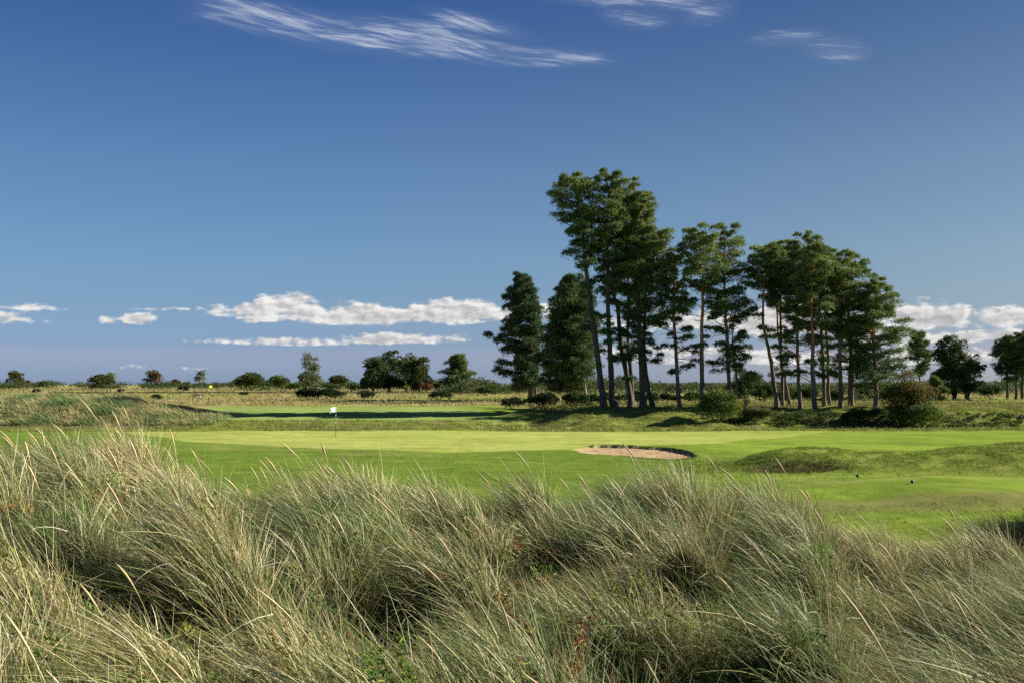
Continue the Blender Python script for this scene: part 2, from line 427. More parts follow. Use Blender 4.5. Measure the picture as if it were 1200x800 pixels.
# ------------------------------------------------------------------ foreground marram
STR = C(.60, .54, .27); STR2 = C(.41, .35, .14); GLA = C(.185, .275, .105); GRN = C(.17, .25, .05); PAL = C(.74, .70, .50)
BR = C(.26, .18, .10)
def marram():
    A = Acc()
    NT = 8200
    u = rng.random(NT)
    Y = 2.3 + (19.0-2.3)*u**.82
    x = rng.uniform(-1, 1, NT)*(1.2+.60*Y)
    hm = hum(x, Y)
    keep = rng.random(NT) < np.clip(.50+hm*1.25, .06, 1)
    # thin where the dune is already far down the back
    crest = 15.0 + 1.2*noise(x/3.5, x*0+1.5)
    keep &= Y < crest+3.2
    x, Y, hm = x[keep], Y[keep], hm[keep]
    nb = (42*rng.uniform(.6, 1.4, len(x))*np.where(Y < 6, 1.0, 1.0)).astype(int)
    T = np.repeat(np.arange(len(x)), nb); N = len(T)
    a = rng.uniform(0, 2*math.pi, N); r = np.abs(rng.normal(0, .13, N))
    rx = x[T]+np.cos(a)*r; ry = Y[T]+np.sin(a)*r
    rz = H(rx, ry)-.02
    root = np.stack([rx, ry, rz], -1)
    _, ox, oy, tid = tussock(x, Y); tr_ = np.random.default_rng(4).normal(0, 1, (4096, 3))
    sw = .35*tr_[tid, 0] + rng.normal(0, .16, len(x)) - .25
    wind = np.stack([-np.cos(sw), -np.sin(sw)*.8, 0*sw], -1)
    out = np.stack([np.cos(a), np.sin(a), 0*a], -1)*np.clip(r/.13, 0, 2)[:, None]
    st = np.clip(.50+.22*tr_[tid, 1]+rng.normal(0, .08, len(x)), .10, 1.0); rim = np.stack([ox, oy, 0*ox], -1)*np.clip(1/np.maximum(1e-6, np.hypot(ox, oy)), 0, 1.0)[:, None]
    lean = rng.normal(0, .10, (len(x), 3)) + rim*.42; lean[:, 2] = 0
    d0 = out*.26 + wind[T]*(.08+.34*st[T])[:, None] + lean[T] + rng.normal(0, .09, (N, 3)); d0[:, 2] = 1.0
    d0 = unit(d0)
    bs = rng.uniform(.1, 1.15, N)*(.25+.95*st[T])
    bend = wind[T]*bs[:, None]*.75 + out*.10 + rim[T]*.16 + rng.normal(0, .09, (N, 3))
    bend[:, 2] -= rng.beta(1.4, 2.4, N)*.95*(.4+.8*st[T])
    tall = np.clip(.84+.34*hm[T], .35, 1.12)
    L = (rng.beta(3, 2, N)*.58+.31)*tall*rng.uniform(.85, 1.1, len(x))[T]
    W = np.clip(.0034+.00034*ry, .0040, .0088)*rng.uniform(.55, 1.35, N)
    # colours per tuft and blade
    pt = np.clip(.42+.20*tr_[tid, 2]+.5*noise(x/3+20, Y/3)+rng.normal(0, .15, len(x)), 0, 1)[T]   # 0 green .. 1 straw
    k = rng.random(N)
    base = np.where((k < pt*.78+.10)[:, None], np.where((rng.random(N) < .55)[:, None], STR, STR2), np.where((rng.random(N) < .68)[:, None], GLA, GRN))
    base = np.where((rng.random(N) < .11)[:, None], PAL, base)
    base = np.where((rng.random(N) < .05)[:, None], BR, base)
    base = base*rng.uniform(.55, 1.32, N)[:, None]
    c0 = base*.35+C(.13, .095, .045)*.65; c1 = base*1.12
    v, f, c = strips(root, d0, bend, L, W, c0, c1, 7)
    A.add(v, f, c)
    # short dead thatch and fine leaves low in the sward
    N = 130000
    Y = 2.3+(18-2.3)*rng.random(N)**.8; X = rng.uniform(-1, 1, N)*(1.2+.60*Y)
    root = np.stack([X, Y, H(X, Y)-.01], -1)
    d0 = rng.normal(0, .7, (N, 3)); d0[:, 2] = rng.uniform(.3, 1, N); d0[:, 0] -= .4; d0 = unit(d0)
    bend = rng.normal(0, .25, (N, 3)); bend[:, 2] -= rng.uniform(.1, .6, N)
    mixk = rng.random(N)[:, None]
    base = np.where(mixk < .40, STR2*.6, np.where(mixk < .8, GRN*.8, BR*.8))*rng.uniform(.6, 1.15, N)[:, None]
    v, f, c = strips(root, d0, bend, rng.uniform(.15, .55, N), np.clip(.005+.0003*Y, 0, .008), base*.8, base, 4)
    A.add(v, f, c)
    # bleached dead stems lying and sticking out at odd angles
    N = 1100
    Y = 4.5+(15.5-4.5)*rng.random(N)**.8; X = rng.uniform(-1, 1, N)*(1.0+.56*Y)
    hz = H(X, Y); root = np.stack([X, Y, hz+rng.uniform(0, .45, N)*np.clip(.8+hum(X, Y), .1, 1)], -1)
    d0 = rng.normal(0, .75, (N, 3)); d0[:, 2] = np.abs(d0[:, 2])*.7+.1; d0 = unit(d0)
    bend = rng.normal(0, .16, (N, 3)); bend[:, 2] -= rng.uniform(0, .5, N)
    base = np.where(rng.random(N)[:, None] < .6, PAL, np.where(rng.random(N)[:, None] < .6, STR, BR))*rng.uniform(.7, 1.1, N)[:, None]
    v, f, c = strips(root, d0, bend, rng.uniform(.25, .75, N), np.clip(.0032+.0003*Y, 0, .007), base, base, 5)
    A.add(v, f, c)
    # shaded dune to the side
    N = 26000
    X = rng.uniform(6.6, 16, N); Y = rng.uniform(17.5, 24.5, N)
    hz = H(X, Y); k = hz > .45; X, Y, hz = X[k], Y[k], hz[k]; N = len(X)
    root = np.stack([X, Y, hz-.02], -1)
    d0 = rng.normal(0, .2, (N, 3)); d0[:, 2] = 1; d0[:, 0] -= .25; d0 = unit(d0)
    bend = rng.normal(0, .12, (N, 3)); bend[:, 0] -= .35; bend[:, 2] -= rng.uniform(.05, .5, N)
    base = np.where(rng.random(N)[:, None] < .5, STR2, GLA)*rng.uniform(.6, 1.1, N)[:, None]
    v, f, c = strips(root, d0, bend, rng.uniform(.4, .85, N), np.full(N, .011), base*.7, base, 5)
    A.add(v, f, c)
    o = A.build('marram_grass', M_blade)
    tag(o, 'tall wind-bent marram grass, straw and grey green, covering the near dune', 'grass', kind='stuff')
marram()

def seed_heads():
    A = Acc()
    spots = []
    for k in range(110):
        if k < 70: Y = random.uniform(10.5, 16.5)
        else: Y = random.uniform(3.4, 10)
        spots.append((random.uniform(-1, 1)*.53*Y, Y))
    # stems seen standing above the crest
    for px in (22, 60, 72, 88, 128, 142, 180, 196, 206, 238, 262, 280, 300, 302, 372, 376, 404, 432, 498, 510, 524, 568, 590, 628, 748, 760, 790, 845, 905, 948, 992, 1004, 1022, 1036, 1048, 1100, 1106, 1118, 1160):
        Y = random.uniform(13.2, 15.6); spots.append((wx(px+18, Y), Y))
    for (x, Y) in spots:
        z = h1(x, Y)
        L = random.uniform(.95, 1.28)
        lean = random.uniform(.18, .5); g = random.uniform(.05, .30)
        az = random.gauss(math.pi, .5)
        pts = []
        for t in np.linspace(0, 1, 12):
            pts.append((x+math.cos(az)*L*(lean*t+g*t*t), Y+math.sin(az)*L*(lean*t+g*t*t)*.6, z+L*(t-.12*t**3)))
        pts = np.array(pts)
        r = np.full(12, .0018)*(1+Y*.04)
        r[8:] = np.array([.003, .0062, .0066, .002])*(random.uniform(.8, 1.15))*(.55+.095*Y)
        v, f = tube(spline(pts, 22), np.interp(np.linspace(0, 11, 22), np.arange(12), r), 5)
        c = np.where(np.repeat(np.linspace(0, 1, 22), 5)[:, None] > .66, C(.60, .48, .27), C(.42, .40, .22))*random.uniform(.8, 1.1)
        A.add(v, f, c)
    o = A.build('grass_seed_heads', M_blade, smooth=True)
    tag(o, 'pale spindle-shaped seed heads on thin stems above the marram grass', 'grass', kind='stuff')
seed_heads()

def sward_leaves():
    A = Acc(); P = 620
    Y = 3.0+(14-3.0)*rng.random(P)**.8; X = rng.uniform(-1, 1, P)*(1.0+.56*Y)
    hm = hum(X, Y); k = (noise(X/1.1+40, Y/1.1) > .02); X, Y, hm = X[k], Y[k], hm[k]; P = len(X)
    cen = np.stack([X, Y, H(X, Y)+rng.uniform(.08, .38, P)], -1)
    hues = np.array([C(.09, .17, .03), C(.13, .21, .035), C(.20, .22, .04), C(.24, .13, .05), C(.07, .12, .03)])
    cols = hues[rng.integers(0, 5, P)]*rng.uniform(.7, 1.2, P)[:, None]
    pads(A, cen, rng.uniform(.07, .20, P), rng.uniform(.08, .20, P), 46, .055, .022, cols, .6, 1)
    o = A.build('ground_leaves', M_leaf); tag(o, 'small green and rusty weed leaves showing low between the marram tussocks', 'leaves', kind='stuff')

# rough turf tufts on banks, mounds and far rough
def rough_turf():
    A = Acc()
    def scatter(N, X, Y, Lr, Wk, cols, seg=2, lean=-.25, zup=1., keep=None):
        if keep is not None: X, Y = X[keep], Y[keep]
        N = len(X)
        root = np.stack([X, Y, H(X, Y)-.01], -1)
        d0 = rng.normal(0, .35, (N, 3)); d0[:, 2] = zup; d0[:, 0] += lean; d0 = unit(d0)
        bend = rng.normal(0, .15, (N, 3)); bend[:, 0] += lean; bend[:, 2] -= rng.uniform(0, .5, N)
        cl = np.array(cols)[rng.integers(0, len(cols), N)]*rng.uniform(.65, 1.25, N)[:, None]
        v, f, c = strips(root, d0, bend, rng.uniform(Lr[0], Lr[1], N), Wk*Y*rng.uniform(.6, 1.3, N), cl*.85, cl, seg, .2)
        A.add(v, f, c)
    def patch(X, Y, s, thr): return fbm(X/s, Y/s, 3) > thr
    # bank
    N = 60000; X = rng.uniform(-46, 60, N); Y = rng.uniform(79.5, 99, N)
    kp = ~((X < 1) & (Y > 86.5)) & (patch(X, Y, 2.0, -.12))
    scatter(N, X, Y, (.10, .32), .00055, [ROUGH, ROUGH*1.2, STRAW*.9, GRN], keep=kp)
    # under the pines
    N = 30000; X = rng.uniform(2, 62, N); Y = rng.uniform(97, 118, N)
    scatter(N, X, Y, (.12, .4), .0006, [ROUGH, STRAW, STRAW*.7, GRN], keep=patch(X, Y, 2.5, -.1))
    # mound beyond the tee
    N = 42000; X = rng.uniform(7.5, 32, N); Y = rng.normal(46.2, 2.3, N)
    scatter(N, X, Y, (.04, .15), .00050, [ROUGH*1.3, ROUGH*1.6, SEMI*1.3, SEMI*1.5], keep=patch(X, Y, .9, -.10))
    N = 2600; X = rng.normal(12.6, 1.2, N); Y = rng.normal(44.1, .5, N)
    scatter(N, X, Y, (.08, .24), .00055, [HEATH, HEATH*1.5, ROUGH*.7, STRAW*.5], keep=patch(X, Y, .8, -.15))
    # rough lip beside the bunker and semi rough before the green
    N = 46000; X = rng.uniform(-26, 16, N); Y = rng.uniform(38, 56, N)
    q, s, t = bunker_q(X, Y)
    scatter(N, X, Y, (.02, .075), .00045, [SEMI, SEMI*1.3, FAIR], keep=(q > 1.1) & patch(X, Y, 1.4, -.05))
    th = rng.uniform(-math.pi, math.pi, 5000)
    axv = np.array([5.3, -8.2])/math.hypot(5.3, 8.2)
    cs, sn = np.cos(th)*3.9*1.06, np.sin(th)*np.where(np.sin(th) > 0, 1.75, 2.2)*1.06
    X = 7.1 + cs*axv[0] - sn*axv[1] + rng.normal(0, .12, 5000); Y = 56.0 + cs*axv[1] + sn*axv[0] + rng.normal(0, .12, 5000)
    q, s, t = bunker_q(X, Y)
    scatter(5000, X, Y, (.02, .08), .0004, [SEMI, ROUGH, STRAW*.7], keep=q > 1.02)
    # tee surround
    N = 32000; X = rng.uniform(3, 22, N); Y = rng.uniform(24, 31.5, N)
    scatter(N, X, Y, (.03, .10), .00035, [ROUGH, SEMI, STRAW*.6, GRN], keep=patch(X, Y, 1.0, -.05))
    # far rough bands
    N = 70000; Y = 116+(330-116)*rng.random(N)**1.3; X = rng.uniform(-.62, .62, N)*Y
    colr = ground_col(X, Y); straw = colr[:, 0] > .16
    scatter(N, X, Y, (.25, .6), .0006, [STRAW*1.2, STRAW, STRAW*1.35, ROUGH*1.5], keep=straw & patch(X, Y, 6, -.15))
    o = A.build('rough_grass', M_turf)
    tag(o, 'short tufty rough grass on the banks, mounds and far rough', 'grass', kind='stuff')
    # left dune marram
    A = Acc()
    N = 46000; X = rng.uniform(-56, -25, N); Y = rng.uniform(82.5, 101, N)
    zz = H(X, Y); lean = -.3
    kp = (zz > .35) & (rng.random(N) < np.clip(.7+1.2*noise(X/1.6, Y/1.6), .12, 1)) & ~((X > -34) & (Y > 90))
    X, Y, zz = X[kp], Y[kp], zz[kp]; N = len(X)
    root = np.stack([X, Y, zz-.02], -1)
    sw = noise(X/3, Y/3)*1.8
    d0 = rng.normal(0, .22, (N, 3)); d0[:, 2] = 1; d0[:, 0] -= .35*np.cos(sw); d0[:, 1] -= .3*np.sin(sw); d0 = unit(d0)
    bend = rng.normal(0, .15, (N, 3)); bend[:, 0] -= .45*np.cos(sw); bend[:, 2] -= rng.uniform(.1, .8, N)
    pt = np.clip(.5+.9*noise(X/2.4+2, Y/2.4), 0, 1)
    cl = np.where((rng.random(N) < pt)[:, None], STR*.9, GLA*1.1)*rng.uniform(.65, 1.1, N)[:, None]
    v, f, c = strips(root, d0, bend, rng.uniform(.4, .85, N), np.full(N, .045), cl*.8, cl, 4)
    A.add(v, f, c)
    o = A.build('dune_grass', M_turf)
    tag(o, 'grey green marram grass on the low dune beyond the first green', 'grass', kind='stuff')
rough_turf()

# ------------------------------------------------------------------ weeds in the foreground
def weed(px, Y, hgt, kind, label):
    x = wx(px, Y); z = h1(x, Y); root = empty('dock_plant' if kind == 'rust' else 'willowherb_plant', (x, Y, z), label, 'wild plant')
    st = Acc(); lf = Acc()
    for k in range(6 if kind == 'rust' else 8):
        a = random.uniform(0, 6.28); l = random.uniform(.05, .3)
        L = hgt*random.uniform(.6, 1)
        p = spline([(0, 0, 0), (math.cos(a)*l*.4, math.sin(a)*l*.4, L*.5), (math.cos(a)*l-.06, math.sin(a)*l, L)], 10)
        v, f = tube(p, np.linspace(.0045, .002, 10), 5); st.add(v, f, C(.25, .10, .05) if kind == 'rust' else C(.22, .18, .07))
        n = 70
        t = rng.uniform(.25, 1, n); b = np.stack([np.interp(t, np.linspace(0, 1, 10), p[:, i]) for i in range(3)], -1)
        d = rng.normal(0, 1, (n, 3)); d[:, 2] = np.abs(d[:, 2])*.6; d = unit(d)
        if kind == 'rust': cl = np.array([C(.28, .10, .04), C(.18, .05, .03), C(.34, .24, .06), C(.13, .18, .04)])[rng.integers(0, 4, n)]
        else: cl = np.array([C(.14, .26, .04), C(.2, .3, .05), C(.32, .3, .06), C(.1, .2, .03)])[rng.integers(0, 4, n)]
        bd = rng.normal(0, .2, (n, 3)); bd[:, 2] -= .25
        v, f, c = strips(b, d, bd, rng.uniform(.03, .085, n)*(1-.4*t), np.full(n, .014), cl*.9, cl, 3, .1)
        lf.add(v, f, c)
    st.build('stem', M_blade, root); lf.build('leaves', M_leaf, root)
for a in [(585, 5.6, .85, 'rust', 'rusty dock plant in the dark grass hollow, with a pale flower beside it'),
          (330, 6.1, .75, 'rust', 'rusty dock plant beside the dark hollow in the grass, under the flagstick'),
          (652, 5.4, .7, 'rust', 'brown stemmed dock plant with red leaves, nearer the sand bunker side'),
          (424, 6.6, .9, 'rust', 'dark red dock plant in the grass on the higher slope of the dune'),
          (325, 5.9, .55, 'herb', 'small green leafy weed at the edge of the dark hollow'),
          (470, 4.9, .6, 'herb', 'bright green leafy weed low in the grass at the frame bottom'),
          (600, 4.9, .6, 'herb', 'green leafy weed in front of the rusty dock plant'),
          (1120, 7.4, .6, 'herb', 'yellow green leafy weed among the grass below the shaded dune'),
          (440, 5.3, .55, 'rust', 'low rust coloured dock plant beside a green leafy weed')]:
    weed(*a)

# ------------------------------------------------------------------ foliage
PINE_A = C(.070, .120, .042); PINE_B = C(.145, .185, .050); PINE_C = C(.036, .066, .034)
def pads(acc, cen, rh, rv, ntuft, L, W, cols, up=.7, k=2):
    """needle tufts / leaves spread through flattened clumps; cen (P,3), rh, rv (P,)"""
    P = len(cen); T = np.repeat(np.arange(P), ntuft); N = len(T)
    d = unit(rng.normal(0, 1, (N, 3))); d[:, 2] = np.where(rng.random(N) < .65, np.abs(d[:, 2]), d[:, 2])
    rr = rng.uniform(.25, 1, N)**.55
    lump = 1+.25*np.sin(d[:, 0]*5+T)*np.cos(d[:, 1]*5+T*1.7)
    pos = cen[T] + d*(rr*lump)[:, None]*np.stack([rh[T], rh[T], rv[T]], -1)
    ax = unit(d*.8 + np.array([0, 0, up]) + rng.normal(0, .45, (N, 3)))
    cl = cols[T]*rng.uniform(.7, 1.3, N)[:, None]
    for j in range(k):
        a = unit(ax+rng.normal(0, .45, (N, 3))); s = unit(np.cross(a, rng.normal(0, 1, (N, 3))))
        l = L*rng.uniform(.6, 1.2, N)[:, None]; w = W*rng.uniform(.7, 1.2, N)[:, None]
        v = np.stack([pos-s*w*.35, pos+s*w*.35, pos+a*l*.6+s*w*.5, pos+a*l], 1)
        v[:, 2] = pos+a*l*.55+s*w*.55
        vv = np.stack([pos, pos+a*l*.45+s*w*.5, pos+a*l, pos+a*l*.45-s*w*.5], 1).reshape(-1, 3)
        f = (np.arange(N)*4)[:, None]+np.arange(4)[None]
        acc.add(vv, f, np.repeat(cl, 4, 0))

def pine(Y, path_px, crown, label, rad=.28, bark=None, group='tall pines in the copse', dens=1., name='pine_tree', skirt=None,
         lower=True, nlimb=46, pad=1., flat=.36, tone=1.12, dead=4, hue=None):
    """path_px: trunk centre line [(px,py)...] base first; crown: [(py, px_left, px_right)...] bottom to top"""
    bx = wx(path_px[0][0], Y); bz = h1(bx, Y)
    pts = [(bx, Y, bz-.15)]
    yo = random.uniform(-.8, .8)
    for i, (px, py) in enumerate(path_px[1:], 1):
        yy = Y + yo*i/len(path_px); pts.append((wx(px, yy), yy, wz(py, yy)))
    pts = np.array(pts); org = np.array([bx, Y, bz])
    root = empty(name, org, label, 'pine tree', group)
    n = 26; sp = spline(pts, n)
    wb = np.cumsum(rng.normal(0, .035, n-2)); sp[1:-1, 0] += wb-wb.mean(); sp[1:-1, 1] += np.cumsum(rng.normal(0, .03, n-2)); 
    tt = np.linspace(0, 1, n); r = (rad*.86*(1-tt)**.95 + .035)*rng.uniform(.92, 1.08, n); r[0] *= 1.35; r[1] *= 1.08
    bark = bark or M_bark
    lb = Acc(); v, f = tube(sp, r, 10); lb.add(v-org, f)
    zt = sp[-1, 2]
    cr = np.array(crown, float)
    czz = np.array([wz(p, Y) for p in cr[:, 0]]); cl = wx(cr[:, 1]-WIDE, Y); crr = wx(cr[:, 2]+WIDE, Y)
    o = np.argsort(czz); czz, cl, crr = czz[o], cl[o], crr[o]
    cen = []; rh = []; rv = []; pc = []
    ga = random.uniform(0, 6.28)
    def trunk_at(z): return np.array([np.interp(z, sp[:, 2], sp[:, i]) for i in range(3)])
    for k in range(nlimb):
        u = (k+random.random())/nlimb; z = czz[0] + (czz[-1]-czz[0])*(u**.9)
        ga += 2.4+random.uniform(-.4, .4)
        t = trunk_at(min(z, zt)); ca, sa = math.cos(ga), math.sin(ga)
        ext = np.interp(z, czz, crr)-t[0] if ca > 0 else t[0]-np.interp(z, czz, cl)
        side = .5*(np.interp(z, czz, crr)-np.interp(z, czz, cl))
        R_ = 1/math.sqrt((ca/max(ext, .25))**2 + (sa/max(side, .25))**2)
        R_ *= random.uniform(.55, 1.20) if flat < .5 else random.uniform(.72, 1.06)
        bare = u < .4 and flat < .5 and random.random() < .28-.5*u
        pr = min(max(.34, R_*.34), 1.0)*pad*random.uniform(.8, 1.2)
        Lh = max(R_-pr*.7, .15)
        rise = random.uniform(-.05, .28) if u < .5 else random.uniform(.05, .5)
        z0 = max(z-Lh*rise-.25, sp[2, 2]); s = trunk_at(min(z0, zt-.3))
        e = np.array([t[0]+ca*Lh, t[1]+sa*Lh, z]); m1 = s*.5+e*.5+np.array([0, 0, random.uniform(-.25, .15)*Lh*.3])
        pth = spline([s, m1, e], 7); rb = .028+.022*Lh*rad/.28
        v, f = tube(pth, np.linspace(rb, .012, 7), 5); lb.add(v-org, f)
        if bare:
            for w in range(3):
                e2 = m1*.4+e*.6 + rng.normal(0, .5, 3); v, f = tube(np.array([m1, (m1+e2)/2, e2]), [.02, .014, .006], 4); lb.add(v-org, f)
            continue
        base = (PINE_A*(1-u)+PINE_B*u) if hue is None else hue  # sunlight put into the needle colour: paler olive towards the crown top
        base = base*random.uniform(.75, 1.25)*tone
        for q in (([.35, .68, 1.0] if (flat > .5 or random.random() < .35) else [.62, 1.0]) if Lh > 1.6 else ([.55, 1.0] if (Lh > .7 and random.random() < .6) else [1.0])):
            c = pth[0]*(1-q)+e*q if q < 1 else e
            j = rng.normal(0, .30*pr, 3); j[2] *= .6
            cen.append(c+j+np.array([0, 0, .12])); rr = pr*(1.0 if q > .6 else .8)*random.uniform(.75, 1.1)
            rh.append(rr); rv.append(rr*flat*random.uniform(.8, 1.25)+.12)
            pc.append(base*random.uniform(.85, 1.2) + C(.02, .012, 0)*random.random())
            if q > .6 and random.random() < .8 and Lh > .9:
                sd = random.choice((-1, 1))*random.uniform(.7, 1.1)*rr*1.1
                c2 = c+np.array([-sa*sd, ca*sd, random.uniform(-.1, .25)]); cen.append(c2)
                rh.append(rr*.8); rv.append(rr*.8*flat+.12); pc.append(base*random.uniform(.85, 1.2))
                v, f = tube(np.array([c*.6+s*.4, c*.5+c2*.5, c2]), [.02, .015, .008], 4); lb.add(v-org, f)
    # sparse live boughs hanging below the crown
    if skirt is None: skirt = 4 if group == G1 else 0
    for k in range(skirt):
        z = czz[0] - random.uniform(0, 1)**1.3*min(5.5, max(.5, czz[0]-bz-3.2)); t = trunk_at(z); a = random.uniform(0, 6.28); Lh = random.uniform(1.0, 3.2)
        e = t+np.array([math.cos(a)*Lh, math.sin(a)*Lh, random.uniform(-.5, .3)]); s0 = trunk_at(z-.3*Lh+.2)
        m1 = s0*.5+e*.5+np.array([0, 0, .12*Lh]); v, f = tube(spline([s0, m1, e], 7), np.linspace(.05, .012, 7), 5); lb.add(v-org, f)
        for q in (.55, .8, 1.0):
            if random.random() < .75:
                cen.append(s0*(1-q)+e*q+rng.normal(0, .25, 3)*np.array([1, 1, .4])+np.array([0, 0, .1*Lh*(1-q)])); rr = random.uniform(.32, .62)
                rh.append(rr); rv.append(rr*.45+.05); pc.append(PINE_A*tone*random.uniform(.8, 1.3))
    # dead lower branches
    zb0 = sp[4, 2]
    for k in range(dead+(5 if group == G1 else 0)):
        z = random.uniform(zb0+1.5, max(zb0+1.8, czz[0]+1)); t = trunk_at(z); a = random.uniform(0, 6.28); Lh = random.uniform(.6, 2.6)
        e = t+np.array([math.cos(a)*Lh, math.sin(a)*Lh, random.uniform(-.5, .5)])
        m1 = (t+e)/2+np.array([0, 0, random.uniform(-.2, .3)])
        v, f = tube(spline([t, m1, e], 6), np.linspace(.035, .008, 6), 4); lb.add(v-org, f)
        for w in range(2):
            e2 = m1*.4+e*.6 + rng.normal(0, .45, 3); v, f = tube(np.array([m1, (m1+e2)/2, e2]), [.014, .01, .005], 4); lb.add(v-org, f)
        if random.random() < .45:
            cen.append(e); rh.append(.5); rv.append(.25); pc.append(PINE_A*tone)
    lb.build('trunk', bark, root, True)
    lf = Acc(); sz = Y/105.
    cen, rh, rv, pc = map(np.array, (cen, rh, rv, pc))
    # leader
    nt = int(78*dens/(sz**1.2 if sz > 1 else 1))
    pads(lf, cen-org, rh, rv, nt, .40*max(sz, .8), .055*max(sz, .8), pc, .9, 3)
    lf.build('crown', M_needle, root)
    return root

G1 = 'tall pines in the copse'
WIDE = 2.2
pine(101, [(708, 475), (699, 400), (690, 330), (682, 275), (674, 232), (672, 210)], [(318, 668, 700), (290, 662, 704), (265, 655, 706), (240, 648, 704), (220, 649, 698), (206, 660, 686)],
     'leaning pine on the outer edge of the tall clump, its long bare trunk slanting', rad=.36, nlimb=46, dens=1.2)
pine(102, [(721, 476), (717, 420), (712, 345), (710, 270), (712, 215)], [(345, 690, 728), (310, 684, 735), (270, 690, 735), (230, 696, 736), (204, 702, 726)],
     'second pine of the tall clump, dark dense crown reaching the copse top', rad=.36, nlimb=50, dens=1.2)
pine(104, [(739, 477), (730, 420), (723, 364), (717, 330), (728, 270), (736, 225)], [(350, 705, 745), (310, 705, 752), (270, 712, 756), (235, 718, 756), (212, 728, 746)],
     'pine of the tall clump whose trunk bows as it climbs', rad=.32, nlimb=44, dens=1.1)
pine(106, [(742, 477), (738, 420), (735, 376), (737, 310), (745, 235)], [(360, 712, 765), (320, 712, 770), (280, 722, 768), (245, 730, 765), (224, 738, 758)],
     'straight pine just behind the bowed trunk in the tall clump', rad=.28, nlimb=42, dens=1.0)
pine(102, [(754, 478), (751, 420), (748, 345), (752, 280), (757, 235)], [(370, 720, 778), (330, 722, 785), (290, 732, 782), (255, 742, 776), (226, 748, 764)],
     'pine with a thick dark trunk in the middle of the clump, long lower boughs', rad=.38, nlimb=52, dens=1.1)
pine(103, [(765, 479), (758, 440), (755, 400), (757, 345), (766, 300), (771, 268)], [(395, 735, 782), (350, 735, 795), (320, 745, 800), (295, 752, 796), (270, 760, 782)],
     'pine with a slanting trunk base and lower crown on the stepped shoulder of the clump', rad=.28, nlimb=40)
pine(101, [(797, 477), (793, 425), (789, 364), (790, 320), (790, 295)], [(400, 775, 808), (365, 768, 812), (340, 772, 812), (318, 776, 806), (294, 782, 798)],
     'slim pine standing alone in the gap after the tall clump', rad=.22, nlimb=36, bark=M_bark2, dead=6)
pine(100, [(824, 475), (823, 400), (822, 324), (820, 280)], [(345, 800, 845), (320, 796, 852), (300, 797, 850), (282, 800, 845), (268, 808, 834)],
     'pine with a round flat-bottomed crown behind the yellow green bush', rad=.26, nlimb=34, bark=M_bark2, dead=9)
pine(103, [(856, 473), (852, 400), (849, 334), (850, 272)], [(380, 830, 880), (345, 825, 888), (315, 832, 885), (290, 835, 874), (264, 840, 862)],
     'pine with an open layered crown next to the round-crowned one', rad=.25, nlimb=40, bark=M_bark2, dead=8, dens=.9)
pine(104, [(863, 473), (861, 430), (858, 399), (860, 380)], [(425, 845, 880), (410, 842, 884), (395, 848, 880), (384, 854, 870)],
     'short stunted pine under the open layered crown', rad=.13, nlimb=12, bark=M_bark2, dead=6, dens=.7)
pine(102, [(910, 478), (903, 430), (896, 392), (895, 350), (902, 300)], [(345, 880, 915), (325, 876, 920), (305, 882, 918), (288, 890, 912)],
     'pine with a forked leaning trunk at the near edge of the second group', rad=.26, nlimb=33, bark=M_bark2, dens=1.1)
pine(105, [(917, 478), (915, 400), (915, 351), (916, 300)], [(360, 895, 932), (330, 894, 935), (305, 900, 932), (287, 908, 926)],
     'thin straight pine behind the forked one', rad=.19, nlimb=30, bark=M_bark2)
pine(106, [(925, 478), (918, 440), (912, 390), (914, 341), (926, 300)], [(350, 905, 945), (325, 905, 948), (300, 912, 944), (284, 922, 936)],
     'thin pine bending away from the forked one, crown merged with its neighbours', rad=.19, nlimb=29, bark=M_bark2)
pine(101, [(938, 478), (936, 420), (935, 341), (941, 285)], [(400, 920, 955), (360, 916, 962), (325, 916, 966), (300, 924, 962), (275, 936, 950)],
     'pine carrying the highest point of the second group', rad=.24, nlimb=41, bark=M_bark2)
pine(97, [(957, 484), (953, 420), (950, 348), (954, 285)], [(390, 935, 972), (350, 930, 975), (320, 932, 975), (295, 940, 972), (280, 946, 962)],
     'pine whose trunk base stands nearest to the bank ditch', rad=.27, nlimb=38, bark=M_bark2)
pine(102, [(966, 480), (963, 400), (961, 345), (964, 300)], [(370, 946, 984), (340, 944, 986), (315, 950, 984), (296, 958, 974)],
     'pine of a close pair in the second group, the darker trunk', rad=.22, nlimb=33, bark=M_bark2)
pine(104, [(972, 480), (970, 420), (966, 341), (972, 310)], [(365, 955, 992), (335, 955, 995), (305, 962, 985)],
     'pine of a close pair in the second group, the lighter trunk', rad=.2, nlimb=27, bark=M_bark2)
pine(99, [(985, 481), (984, 420), (981, 338), (983, 302)], [(395, 965, 1003), (355, 962, 1006), (325, 964, 1006), (294, 976, 992)],
     'straight pine with a warm lit trunk before the forked thick one', rad=.24, nlimb=38, bark=M_bark2)
t = pine(100, [(999, 480), (998, 440), (996, 400), (994, 348), (1000, 308)], [(430, 975, 1018), (390, 974, 1024), (350, 976, 1028), (325, 982, 1026), (302, 992, 1010)],
     'thick forked pine with reddish bark at the end of the second group', rad=.36, nlimb=46, bark=M_bark2)
pine(98, [(1026, 480), (1025, 430), (1023, 375), (1030, 332)], [(450, 1003, 1060), (425, 1000, 1068), (400, 998, 1070), (375, 1002, 1064), (350, 1010, 1052), (326, 1024, 1038)],
     'broad low-branched pine ending the row, beside the red-berried hawthorn', rad=.27, nlimb=53, bark=M_bark2, dens=1.1, pad=.9)
